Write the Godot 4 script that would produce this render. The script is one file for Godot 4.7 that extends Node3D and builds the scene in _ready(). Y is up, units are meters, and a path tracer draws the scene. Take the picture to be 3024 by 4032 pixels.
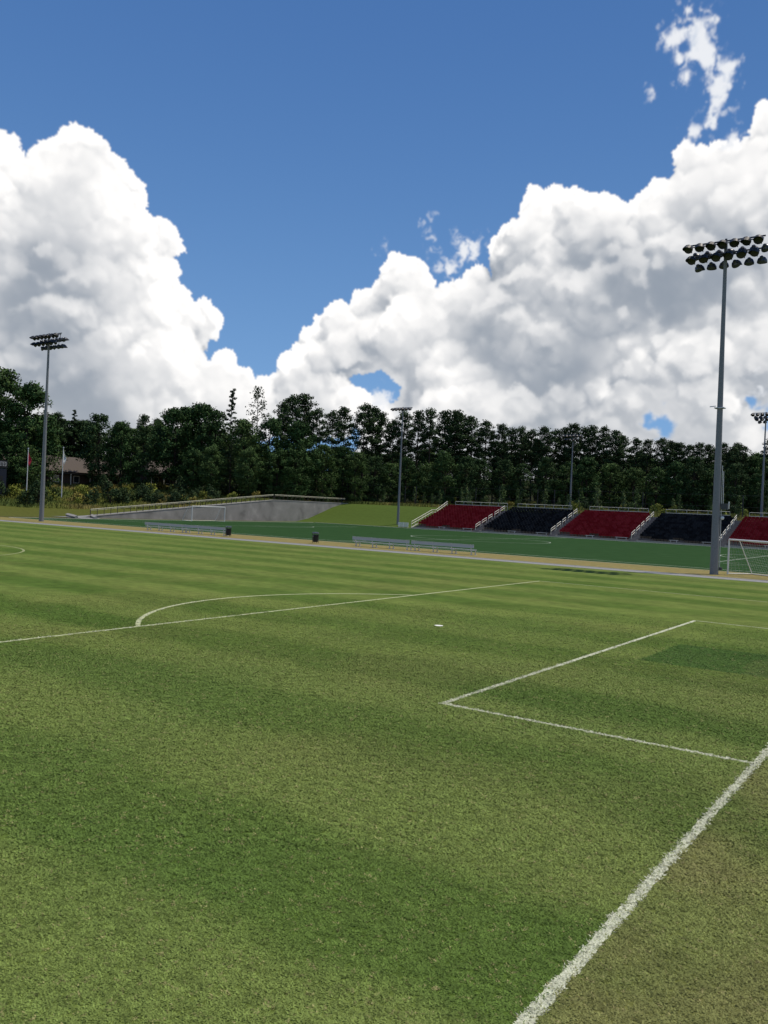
extends Node3D
# A sports complex seen from a bank: mown grass pitch, turf pitch, stands, woods and towering cumulus.
# World: y up, metres. The near goal line of the grass pitch lies on z = 0, the pitch runs towards -z, x = 0 is the goal's middle.

# cloud outlines as [bearing from the view's middle, height above the horizon], in degrees
const LEFT_BACK = [[-28.38,4.36],[-28.95,19.15],[-24.19,19.54],[-23.72,20.3],[-23.03,20.52],[-22.25,21.19],[-21.03,21.64],[-20.19,21.67],[-19.64,21.25],[-19.29,20.57],[-18.43,20.51],[-17.55,20.14],[-17.25,19.48],[-16.69,19.26],[-16.52,18.57],[-16.81,18.17],[-15.9,17.51],[-15.38,16.95],[-14.76,16.81],[-14.6,16.41],[-15.27,15.75],[-15.19,15.39],[-14.55,14.71],[-14.92,14.19],[-13.93,13.47],[-13.36,13.09],[-12.45,13.18],[-11.91,12.51],[-11.59,11.65],[-12.68,10.61],[-13.42,10.76],[-13.05,10.13],[-12.34,9.23],[-11.5,9.74],[-10.69,9.64],[-10.37,8.86],[-9.48,8.35],[-9.12,7.92],[-7.91,8.23],[-7.99,7.53],[-7.2,6.82],[-5.94,4.85],[-13.92,2.65],[-20.42,2.26],[-28.29,1.75]]
const LEFT_FRONT = [[-28.44,5.8],[-29.0,20.24],[-25.24,20.95],[-24.53,20.53],[-24.1,19.84],[-23.28,19.22],[-23.54,18.3],[-23.04,17.2],[-23.77,16.83],[-23.64,16.0],[-24.32,15.49],[-23.49,14.71],[-23.19,14.96],[-21.58,15.5],[-20.98,16.0],[-19.93,15.95],[-19.36,14.99],[-18.58,14.24],[-18.86,13.25],[-20.0,12.58],[-18.71,12.2],[-17.42,12.35],[-16.57,11.68],[-16.6,11.02],[-15.94,11.08],[-15.12,9.94],[-14.2,9.35],[-13.06,9.0],[-12.12,8.16],[-9.49,5.81],[-17.41,6.84],[-21.62,6.47]]
const RIGHT_BACK = [[-8.9,4.5],[-7.49,8.96],[-7.12,9.77],[-5.85,10.64],[-5.89,11.42],[-4.82,12.36],[-3.94,13.24],[-2.72,13.16],[-2.44,13.85],[-1.53,13.89],[-0.77,12.96],[-0.17,13.28],[-1.65,14.36],[-0.88,15.26],[-0.92,16.01],[0.27,16.87],[1.51,16.39],[2.49,15.1],[2.63,14.44],[3.63,14.75],[5.6,15.83],[6.44,15.19],[6.25,17.05],[6.49,18.16],[7.27,18.71],[8.07,18.71],[8.1,20.05],[8.96,20.72],[10.55,20.6],[11.36,20.13],[11.73,20.52],[12.52,20.23],[14.06,20.27],[14.86,19.45],[15.98,19.66],[17.07,20.37],[17.58,21.19],[17.61,22.36],[18.81,22.27],[20.07,22.16],[20.39,22.95],[21.19,22.87],[22.16,22.77],[22.62,23.83],[22.94,24.34],[24.3,24.25],[30.34,24.38],[31.28,2.94],[-1.9,1.81],[-1.52,7.1],[0.52,6.99],[0.67,8.4],[-0.81,9.33],[-2.62,8.85],[-2.8,8.24],[-1.73,7.09],[-3.05,4.81]]
const RIGHT_FRONT = [[-5.71,9.67],[-3.97,11.53],[-1.16,12.46],[0.82,13.9],[2.86,13.78],[4.52,13.05],[5.68,14.23],[6.84,15.19],[8.2,16.14],[9.48,18.34],[10.69,17.78],[11.54,16.49],[12.74,15.74],[14.97,17.14],[17.74,17.91],[19.36,18.34],[21.45,19.39],[21.76,20.2],[23.13,20.57],[30.53,20.46],[30.89,12.38],[24.46,13.84],[20.69,12.95],[16.54,11.96],[15.11,10.27],[12.89,8.53],[9.62,7.09],[7.95,8.64],[4.65,10.33],[0.19,9.77]]
const LOW_RIGHT = [[0.99,5.8],[1.51,7.83],[5.49,9.56],[9.17,8.27],[12.88,8.72],[14.15,10.27],[15.62,11.4],[19.63,12.62],[24.5,13.14],[30.89,12.38],[31.07,7.96],[23.33,8.69],[22.36,7.22],[23.27,6.29],[24.91,3.72],[16.69,4.5],[16.4,6.82],[13.57,6.19],[10.09,5.32],[2.07,4.43]]
const DARK = [[-22.55,13.38,2.19,0.8],[-21.42,12.16,2.5,0.5],[-23.77,10.75,2.5,0.8],[-20.86,11.67,1.88,0.4],[-23.38,14.08,1.25,0.3],[-20.64,6.28,1.88,0.9],[-18.8,5.41,1.41,0.8],[-22.32,7.55,1.88,0.4],[-16.69,12.71,2.19,0.12],[7.47,14.63,2.25,0.8],[9.61,15.77,2.45,0.6],[12.74,15.74,2.25,0.9],[11.5,17.22,1.43,0.4],[15.49,14.21,3.06,0.75],[17.8,16.67,2.86,0.55],[20.93,15.45,2.86,0.5],[9.87,10.24,2.86,0.7],[11.54,8.12,2.25,0.6],[18.27,14.49,2.65,0.6],[14.04,16.8,1.84,0.4],[5.81,11.53,1.84,0.5],[-2.34,11.62,1.43,0.35],[1.91,7.85,1.63,0.2],[22.59,17.43,2.45,0.5],[21.2,9.64,1.23,0.25],[23.6,10.5,1.43,0.25]]
const WISP = [[18.14,29.74,0.41,0.8],[17.74,29.2,0.38,0.7],[17.46,28.83,0.38,0.45],[17.25,28.3,0.6,0.85],[17.87,28.48,0.49,0.65],[18.15,28.73,0.43,0.5],[18.74,28.55,0.65,1.0],[19.01,28.83,0.6,0.9],[19.76,29.1,0.54,0.8],[20.1,29.02,0.33,0.7],[18.87,27.98,0.65,1.1],[19.37,27.61,0.7,1.1],[19.72,27.25,0.6,1.0],[18.61,27.52,0.54,0.8],[17.89,27.27,0.49,0.9],[18.13,26.47,0.43,0.7],[18.35,26.08,0.3,0.5],[18.38,26.33,0.38,0.6],[19.6,26.86,0.49,0.7],[20.01,26.29,0.49,0.5],[20.66,26.5,0.6,0.85],[20.99,26.58,0.43,0.7],[20.74,26.0,0.6,1.0],[20.53,25.53,0.65,0.95],[20.07,25.25,0.54,0.8],[20.6,24.99,0.49,0.7],[20.0,24.68,0.49,0.55],[20.83,24.26,0.43,0.6],[20.35,24.3,0.43,0.5],[20.04,24.0,0.49,0.6],[19.92,23.58,0.43,0.55],[19.02,23.41,0.6,0.8],[18.84,23.25,0.49,0.6],[16.26,25.76,0.33,0.35],[16.33,25.38,0.33,0.55],[20.03,28.52,0.33,0.4],[19.91,28.18,0.33,0.4],[21.0,22.71,0.65,0.9],[21.22,22.95,0.38,0.6],[5.04,17.04,0.86,1.0],[4.31,17.4,0.61,0.7],[3.37,15.88,0.86,1.0],[2.33,18.36,0.51,0.4],[2.48,17.44,0.41,0.3],[-0.97,17.13,0.41,0.25],[-0.62,7.44,0.61,0.9],[-0.69,6.74,0.82,1.0],[-1.21,6.91,0.45,0.6],[23.7,8.13,0.82,0.4]]
const HOLE = [[16.85,6.94,0.81],[17.73,6.53,0.69],[17.38,6.06,0.5],[23.78,7.18,0.75],[23.27,8.03,0.44],[23.99,6.47,0.56],[-8.78,8.84,0.56]]

const SKY_W := 4096
const RING := 480          # rows of the panorama that hold clouds
const PX := 11.3778        # panorama pixels for each degree
const YAW := 55.707        # bearing of the view's middle
var rng := RandomNumberGenerator.new()
var M := {}
var taken := {}

func _ready():
	rng.seed = 20240611
	make_camera()
	make_sky()
	make_sun()
	build_all()

func make_camera():
	var cam := Camera3D.new()
	cam.name = "camera"
	cam.fov = 62.25
	cam.near = 0.1
	cam.far = 4000.0
	var r := Vector3(0.5630656, 0.04455758, 0.82521012)
	var u := Vector3(-0.02058377, 0.9989918, -0.03989608)
	var w := Vector3(0.82615582, -0.00547817, -0.56341508)
	add_child(cam)
	cam.transform = Transform3D(Basis(r, u, -w).orthonormalized(), Vector3(-23.0556, 3.6472, 2.4487))
	cam.current = true

func make_sun():
	var sun := DirectionalLight3D.new()
	sun.name = "sun"
	sun.light_energy = 1.25
	sun.light_angular_distance = 0.55
	sun.light_color = Color(1.0, 0.955, 0.88)
	sun.shadow_enabled = true
	sun.sky_mode = DirectionalLight3D.SKY_MODE_LIGHT_ONLY
	add_child(sun)
	sun.look_at_from_position(Vector3(7.7, 22.0, 6.0) * 3.0, Vector3.ZERO, Vector3.UP)

# ---------------------------------------------------------------- sky
var hb := PackedFloat32Array()

func sky_x(az: float) -> float:
	return fposmod((YAW + az) / 360.0, 1.0) * SKY_W

func sky_y(el: float) -> float:      # ring row 0 lies at 41 degrees
	return (41.0 - el) * PX

func splat(cx: float, cy: float, r: float, z: float):
	var y0 := maxi(0, int(ceil(cy - r)))
	var y1 := mini(RING - 1, int(cy + r))
	for y in range(y0, y1 + 1):
		var dy := y - cy
		var s := r * r - dy * dy
		if s <= 0.0:
			continue
		var hw := sqrt(s)
		var row := y * SKY_W
		for x in range(int(ceil(cx - hw)), int(cx + hw) + 1):
			var dx := x - cx
			var k := s - dx * dx
			if k > 0.0:
				var h := z + sqrt(k)
				var i := row + (x & (SKY_W - 1))
				if h > hb[i]:
					hb[i] = h

func puff(cx: float, cy: float, r: float, z: float, level: int):
	splat(cx, cy, r, z)
	if level == 0 or r < 3.0:
		return
	var n := 9 if level == 2 else 7
	for k in n:
		var a := rng.randf() * TAU
		var q := sqrt(rng.randf()) * 1.02
		var f := sqrt(maxf(0.0, 1.0 - q * q))
		var cr := r * rng.randf_range(0.24, 0.46)
		puff(cx + cos(a) * q * r * 0.9, cy + sin(a) * q * r * 0.9, cr, z + f * r * 0.85, level - 1)

func edge_distance(p: Vector2, poly: PackedVector2Array) -> float:
	var best := 1e9
	for i in poly.size():
		var q := Geometry2D.get_closest_point_to_segment(p, poly[i], poly[(i + 1) % poly.size()])
		best = minf(best, p.distance_squared_to(q))
	return sqrt(best)

func cloud_mass(pts: Array, z: float, per: float, rmax: float, level := 2):
	var poly := PackedVector2Array()
	var lo := Vector2(1e9, 1e9)
	var hi := -lo
	for p in pts:
		var v := Vector2((p[0]) * PX, (41.0 - p[1]) * PX)
		poly.append(v)
		lo = lo.min(v)
		hi = hi.max(v)
	var x0 := sky_x(0.0)
	var area := (hi.x - lo.x) * (hi.y - lo.y)
	var tries := int(area / per)
	for t in tries:
		var p := Vector2(rng.randf_range(lo.x, hi.x), rng.randf_range(lo.y, hi.y))
		if not Geometry2D.is_point_in_polygon(p, poly):
			continue
		var d := edge_distance(p, poly)
		if d < 5.0:
			continue
		var r := minf(d * 0.92, rmax * rng.randf_range(0.35, 1.0))
		puff(x0 + p.x, p.y, r, z + rng.randf_range(-14.0, 14.0) + minf(d * 0.25, 26.0), level)
	# the outline itself: small heads side by side
	for i in poly.size():
		var a := poly[i]
		var b := poly[(i + 1) % poly.size()]
		var n := maxi(1, int(a.distance_to(b) / 7.0))
		for k in n:
			var p := a.lerp(b, (k + rng.randf()) / n)
			var nrm := (b - a).orthogonal().normalized()
			var r := rng.randf_range(4.5, 12.5)
			var c := p + nrm * r * 0.8
			if not Geometry2D.is_point_in_polygon(c, poly):
				c = p - nrm * r * 0.8
			if not Geometry2D.is_point_in_polygon(c, poly):
				r = 4.0
				c = p
			puff(x0 + c.x, c.y, r, z - 6.0 + rng.randf_range(-6.0, 6.0), 1)

func blurred(im: Image, halvings: int) -> PackedFloat32Array:
	var b: Image = im.duplicate()
	for k in halvings:
		b.shrink_x2()
	b.resize(SKY_W, RING, Image.INTERPOLATE_CUBIC)
	return b.get_data().to_float32_array()

func air(el: float) -> Color:
	# clear blue that pales towards the horizon
	var t := pow(clampf(1.0 - sin(deg_to_rad(maxf(el, 0.0))), 0.0, 1.0), 3.0)
	var t2 := pow(t, 1.7)
	var c := Color(0.050, 0.138, 0.375).lerp(Color(0.135, 0.318, 0.655), pow(t, 0.8))
	return c.lerp(Color(0.27, 0.48, 0.76), t2)

func make_sky():
	hb.resize(SKY_W * RING)
	hb.fill(-1e6)
	cloud_mass(LEFT_BACK, 0.0, 105.0, 46.0)
	cloud_mass(LEFT_FRONT, 34.0, 120.0, 40.0)
	cloud_mass(RIGHT_BACK, 0.0, 105.0, 46.0)
	cloud_mass(RIGHT_FRONT, 34.0, 130.0, 40.0)
	cloud_mass(LOW_RIGHT, 60.0, 120.0, 30.0)
	# the same kind of heaps all the way round
	var greys: Array = DARK.duplicate()
	var az := 42.0
	while az < 325.0:
		var half := rng.randf_range(9.0, 19.0)
		var top := rng.randf_range(9.0, 24.0)
		var pts := []
		for k in 15:
			var t := k / 14.0
			var e := sin(t * PI)
			pts.append([az + lerpf(-half, half, t), 0.5 + top * pow(e, 0.7) * rng.randf_range(0.7, 1.05)])
		pts.append([az + half * 1.1, -1.5])
		pts.append([az - half * 1.1, -1.5])
		cloud_mass(pts, 0.0, 260.0, 44.0, 2)
		greys.append([az - half * 0.2, top * 0.4, half * 0.4, 0.6])
		az += half * rng.randf_range(1.2, 2.1)
	var mask := PackedFloat32Array()
	mask.resize(hb.size())
	for i in hb.size():
		if hb[i] < -1e5:
			hb[i] = 0.0
			mask[i] = 0.0
		else:
			mask[i] = 1.0
			hb[i] += 60.0
	var him := Image.create_from_data(SKY_W, RING, false, Image.FORMAT_RF, hb.to_byte_array())
	var mim := Image.create_from_data(SKY_W, RING, false, Image.FORMAT_RF, mask.to_byte_array())
	var h1 := blurred(him, 1)
	var h2 := blurred(him, 2)
	var h3 := blurred(him, 3)
	var h4 := blurred(him, 4)
	var m1 := blurred(mim, 1)
	var m3 := blurred(mim, 3)
	var sky := Image.create(SKY_W, SKY_W / 2, false, Image.FORMAT_RGBAH)
	for y in SKY_W / 2:
		var el := 90.0 - (y + 0.5) / PX
		var c := air(el) if el > 0.0 else Color(0.16, 0.18, 0.15)
		sky.fill_rect(Rect2i(0, y, SKY_W, 1), c)
	var n1 := FastNoiseLite.new()
	n1.seed = 5
	n1.frequency = 0.06
	n1.fractal_octaves = 4
	var n2 := FastNoiseLite.new()
	n2.seed = 9
	n2.frequency = 0.012
	n2.fractal_octaves = 4
	var top_row := int((90.0 - 41.0) * PX)
	var white := Vector3(1.09, 1.07, 1.05)
	var shade := Vector3(0.29, 0.335, 0.40)
	# the grey undersides as a coarse map
	var gw := SKY_W / 8
	var gh := RING / 8
	var gmap := PackedFloat32Array()
	gmap.resize(gw * gh)
	for g in greys:
		var gx := sky_x(g[0]) / 8.0
		var gy := sky_y(g[1]) / 8.0
		var gr: float = g[2] * PX / 8.0
		for y in range(maxi(0, int(gy - gr * 2.2)), mini(gh, int(gy + gr * 2.2))):
			for x in range(int(gx - gr * 2.2), int(gx + gr * 2.2)):
				var d2 := (Vector2(x, y) - Vector2(gx, gy)).length_squared() / (gr * gr)
				var i := y * gw + posmod(x, gw)
				gmap[i] += g[3] * exp(-d2 * 1.1)
	var omap := PackedFloat32Array()
	omap.resize(gw * gh)
	for g in HOLE:
		var gx := sky_x(g[0]) / 8.0
		var gy := sky_y(g[1]) / 8.0
		var gr: float = g[2] * PX / 8.0
		for y in range(maxi(0, int(gy - gr * 2.5)), mini(gh, int(gy + gr * 2.5) + 1)):
			for x in range(int(gx - gr * 2.5), int(gx + gr * 2.5) + 1):
				omap[y * gw + posmod(x, gw)] += exp(-(Vector2(x, y) - Vector2(gx, gy)).length_squared() / (gr * gr))
	var oim := Image.create_from_data(gw, gh, false, Image.FORMAT_RF, omap.to_byte_array())
	oim.resize(SKY_W, RING, Image.INTERPOLATE_CUBIC)
	var open := oim.get_data().to_float32_array()
	var gim := Image.create_from_data(gw, gh, false, Image.FORMAT_RF, gmap.to_byte_array())
	gim.resize(SKY_W, RING, Image.INTERPOLATE_CUBIC)
	var grey := gim.get_data().to_float32_array()
	for y in RING:
		var el := 41.0 - y / PX
		var back := air(el)
		var bv := Vector3(back.r, back.g, back.b)
		var low := smoothstep(9.0, -1.0, el)
		for x in SKY_W:
			if m3[y * SKY_W + x] < 0.02:
				continue
			var q := n1.get_noise_2d(x, y)
			var q2 := n2.get_noise_2d(x, y)
			# the outline is frayed by small eddies
			var sx := int(x + q * 3.2 + q2 * 5.0)
			var sy := clampi(int(y + n1.get_noise_2d(x + 500, y) * 3.2 + n2.get_noise_2d(x, y + 900) * 5.0), 2, RING - 26)
			sx = posmod(sx, SKY_W - 30)
			var i := sy * SKY_W + sx
			var a := smoothstep(0.30, 0.72, m1[i] * 0.75 + mask[i] * 0.25 + q * 0.14 - maxf(open[i] * 0.72 + (q * 0.7 + q2 * 0.5) * minf(open[i] * 3.0, 1.0), 0.0))
			if a <= 0.0:
				continue
			# how far the heap faces up and to the sun's side
			var d0 := h1[i] - h1[i - 3 * SKY_W + 1]
			var d1 := h2[i] - h2[i - 8 * SKY_W + 3] if sy > 8 else 0.0
			var d2 := h3[i] - h3[i - 18 * SKY_W + 7] if sy > 18 else 0.0
			var cav := h1[i] - h3[i]
			var big := h2[i] - h4[i]
			var v := 0.585
			var soft := clampf(0.85 + q2 * 1.5, 0.3, 1.4) * (1.0 - 0.35 * minf(grey[y * SKY_W + x], 1.0))
			v += 0.09 * soft * clampf(d0 / 3.5, -1.0, 1.0)
			v += 0.13 * soft * clampf(d1 / 9.0, -1.0, 1.0)
			v += 0.17 * clampf(d2 / 22.0, -1.0, 1.0)
			v += 0.07 * clampf(cav / 9.0, -1.0, 1.0) + 0.08 * clampf(big / 18.0, -1.0, 1.0)
			v += 0.10 * q2 + 0.03 * q
			v += 0.36 * (1.0 - m3[i])
			var gk := 1.0 - exp(-grey[y * SKY_W + x] * 1.15)
			v -= gk * (0.72 - 0.34 * q2) * clampf(1.15 - 0.55 * clampf(d1 / 9.0, 0.0, 1.0), 0.0, 1.0)
			v = clampf(v, 0.0, 1.0) if v > 0.15 else 0.15 * exp((v - 0.15) / 0.15)
			var c := shade.lerp(white, v)
			c = c.lerp(Vector3(0.78, 0.78, 0.76), low * 0.28)
			c = bv.lerp(c, a)
			sky.set_pixel(x, top_row + y, Color(c.x, c.y, c.z))
	# torn scraps of cloud
	var n3 := FastNoiseLite.new()
	n3.seed = 21
	n3.frequency = 0.075
	n3.fractal_octaves = 5
	var scraps: Array = WISP.duplicate()
	for k in 26:
		var a0 := rng.randf_range(36.0, 320.0)
		var e0 := rng.randf_range(20.0, 34.0)
		for j in 5:
			scraps.append([a0 + rng.randf_range(-1.5, 1.5), e0 + rng.randf_range(-2.0, 2.0), rng.randf_range(0.4, 0.9), rng.randf_range(0.4, 0.9)])
	var acc := {}
	for s in scraps:
		var cx := sky_x(s[0])
		var cy := sky_y(s[1])
		var r: float = s[2] * PX * 1.25
		for y in range(maxi(0, int(cy - r * 1.6)), mini(RING, int(cy + r * 1.6))):
			for x in range(int(cx - r * 1.6), int(cx + r * 1.6)):
				var d2 := Vector2(x - cx, y - cy).length_squared() / (r * r)
				if d2 < 2.4:
					var key := y * SKY_W + posmod(x, SKY_W)
					acc[key] = acc.get(key, 0.0) + s[3] * exp(-d2 * 2.2)
	for key in acc:
		var y: int = key / SKY_W
		var x: int = key % SKY_W
		var wx := x + n3.get_noise_2d(x + 77, y) * 9.0
		var wy := y + n3.get_noise_2d(x, y + 177) * 9.0
		var n := n3.get_noise_2d(wx, wy)
		var a := smoothstep(0.22, 1.4, acc[key] + n * 1.25) * 0.97
		if a > 0.0:
			var old := sky.get_pixel(x, top_row + y)
			sky.set_pixel(x, top_row + y, old.lerp(Color(0.86, 0.88, 0.92).lerp(Color(0.66, 0.72, 0.82), clampf(-n * 1.5, 0.0, 1.0)), a))
	hb = PackedFloat32Array()
	var mat := PanoramaSkyMaterial.new()
	mat.panorama = ImageTexture.create_from_image(sky)
	mat.energy_multiplier = 1.0
	var e := Environment.new()
	e.background_mode = Environment.BG_SKY
	e.sky = Sky.new()
	e.sky.sky_material = mat
	e.tonemap_mode = Environment.TONE_MAPPER_LINEAR
	e.tonemap_exposure = 1.0
	e.sdfgi_enabled = true
	e.ssao_enabled = true
	e.ssil_enabled = true
	var we := WorldEnvironment.new()
	we.name = "environment"
	we.environment = e
	add_child(we)

# ---------------------------------------------------------------- helpers
func F(x: float, y: float, z: float) -> Vector3:     # z counted into the pitch from the near goal line
	return Vector3(x, y, -z)

func numbered(called: String) -> String:
	var n: int = taken.get(called, 0)
	taken[called] = n + 1
	return called if n == 0 else "%s_%03d" % [called, n]

func meta(o: Node, label: String, category: String, group := "") -> Node:
	o.set_meta("label", label)
	o.set_meta("category", category)
	if group != "":
		o.set_meta("group", group)
	return o

func thing(called: String, label: String, category: String, at: Vector3, turn := 0.0, group := "") -> Node3D:
	var o := Node3D.new()
	o.name = numbered(called)
	add_child(o)
	o.position = at
	o.rotation.y = turn
	meta(o, label, category, group)
	return o

func part(called: String, what, m: Material, parent: Node = self, at := Vector3.ZERO) -> MeshInstance3D:
	var o := MeshInstance3D.new()
	o.name = called
	var mesh: Mesh = what.commit() if what is SurfaceTool else what
	o.mesh = mesh
	o.material_override = m
	o.cast_shadow = GeometryInstance3D.SHADOW_CASTING_SETTING_ON
	parent.add_child(o, true)
	o.position = at
	return o

func struct(called: String, what, m: Material) -> MeshInstance3D:
	var o := part(numbered(called), what, m)
	o.set_meta("kind", "structure")
	return o

func copy(o: Node3D, label: String, at: Vector3, turn: float, size := Vector3.ONE) -> Node3D:
	var c: Node3D = o.duplicate()
	c.name = numbered(String(o.get_meta("kind_name")))
	add_child(c)
	c.position = at
	c.rotation.y = turn
	c.scale = size
	if label != "":
		c.set_meta("label", label)
	return c

func mb() -> SurfaceTool:
	var st := SurfaceTool.new()
	st.begin(Mesh.PRIMITIVE_TRIANGLES)
	return st

func vert(st: SurfaceTool, p: Vector3, n: Vector3, uv := Vector2.ZERO):
	st.set_normal(n)
	st.set_uv(uv)
	st.add_vertex(p)

func quad(st: SurfaceTool, a: Vector3, b: Vector3, c: Vector3, d: Vector3):   # counter-clockwise seen from the front
	var n := (b - a).cross(c - a).normalized()
	vert(st, a, n, Vector2(0, 0))
	vert(st, c, n, Vector2(1, 1))
	vert(st, b, n, Vector2(1, 0))
	vert(st, a, n, Vector2(0, 0))
	vert(st, d, n, Vector2(0, 1))
	vert(st, c, n, Vector2(1, 1))

func tri(st: SurfaceTool, a: Vector3, b: Vector3, c: Vector3):
	var n := (b - a).cross(c - a).normalized()
	vert(st, a, n)
	vert(st, c, n)
	vert(st, b, n)

func bx(st: SurfaceTool, c: Vector3, s: Vector3, b := Basis()):
	for i in 3:
		for k in [1.0, -1.0]:
			var n: Vector3 = b[i] * (s[i] * 0.5 * k)
			var u: Vector3 = b[(i + 1) % 3] * (s[(i + 1) % 3] * 0.5)
			var v: Vector3 = b[(i + 2) % 3] * (s[(i + 2) % 3] * 0.5 * k)
			quad(st, c + n - u - v, c + n + u - v, c + n + u + v, c + n - u + v)

func frame_of(d: Vector3) -> Basis:
	var y := d.normalized()
	var x := y.cross(Vector3(0.13, 0.31, 0.94)).normalized()
	return Basis(x, y, x.cross(y))

func tube(st: SurfaceTool, a: Vector3, b: Vector3, ra: float, rb: float, n := 8, caps := true):
	var f := frame_of(b - a)
	for k in n:
		var a0 := TAU * k / n
		var a1 := TAU * (k + 1) / n
		var d0 := f.x * cos(a0) + f.z * sin(a0)
		var d1 := f.x * cos(a1) + f.z * sin(a1)
		vert(st, a + d0 * ra, d0)
		vert(st, a + d1 * ra, d1)
		vert(st, b + d1 * rb, d1)
		vert(st, a + d0 * ra, d0)
		vert(st, b + d1 * rb, d1)
		vert(st, b + d0 * rb, d0)
		if caps:
			vert(st, b, f.y)
			vert(st, b + d0 * rb, f.y)
			vert(st, b + d1 * rb, f.y)
			vert(st, a, -f.y)
			vert(st, a + d1 * ra, -f.y)
			vert(st, a + d0 * ra, -f.y)

func lathe(st: SurfaceTool, profile: Array, n: int, xf := Transform3D()):     # [radius, height] from one end to the other
	for i in profile.size() - 1:
		var p: Vector2 = Vector2(profile[i][0], profile[i][1])
		var q: Vector2 = Vector2(profile[i + 1][0], profile[i + 1][1])
		var t := (q - p).normalized()
		for k in n:
			var a0 := TAU * k / n
			var a1 := TAU * (k + 1) / n
			var r0 := Vector3(cos(a0), 0, sin(a0))
			var r1 := Vector3(cos(a1), 0, sin(a1))
			var n0 := xf.basis * (r0 * t.y + Vector3(0, -t.x, 0))
			var n1 := xf.basis * (r1 * t.y + Vector3(0, -t.x, 0))
			var A := xf * (r0 * p.x + Vector3(0, p.y, 0))
			var B := xf * (r1 * p.x + Vector3(0, p.y, 0))
			var C := xf * (r1 * q.x + Vector3(0, q.y, 0))
			var D := xf * (r0 * q.x + Vector3(0, q.y, 0))
			vert(st, A, n0)
			vert(st, B, n1)
			vert(st, C, n1)
			vert(st, A, n0)
			vert(st, C, n1)
			vert(st, D, n0)

func lin(r: float, g: float, b: float) -> Color:
	return Color(r, g, b).linear_to_srgb()

func plain(c: Color, rough := 0.8, metal := 0.0, spec := 0.4) -> StandardMaterial3D:
	var m := StandardMaterial3D.new()
	m.albedo_color = c
	m.roughness = rough
	m.metallic = metal
	m.metallic_specular = spec
	return m

func ramp_image(seed_: int, freq: float, octaves: int, stops: Array, side := 256) -> Image:
	var n := FastNoiseLite.new()
	n.seed = seed_
	n.frequency = freq
	n.fractal_octaves = octaves
	var src := n.get_seamless_image(side, side)
	var data := src.get_data()
	var lut := []
	for i in 256:
		var t := i / 255.0 * (stops.size() - 1)
		var k := mini(int(t), stops.size() - 2)
		lut.append(Color(stops[k]).lerp(Color(stops[k + 1]), t - k))
	var out := PackedByteArray()
	out.resize(side * side * 3)
	for i in side * side:
		var c: Color = lut[data[i]]
		out[i * 3] = int(c.r * 255.0)
		out[i * 3 + 1] = int(c.g * 255.0)
		out[i * 3 + 2] = int(c.b * 255.0)
	return Image.create_from_data(side, side, false, Image.FORMAT_RGB8, out)

func noisy(seed_: int, freq: float, octaves: int, stops: Array, per_metre: float, rough := 0.9, spec := 0.3) -> StandardMaterial3D:
	var m := plain(Color.WHITE, rough, 0.0, spec)
	m.albedo_texture = ImageTexture.create_from_image(ramp_image(seed_, freq, octaves, stops))
	m.uv1_triplanar = true
	m.uv1_world_triplanar = true
	m.uv1_scale = Vector3.ONE * per_metre
	return m

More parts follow.
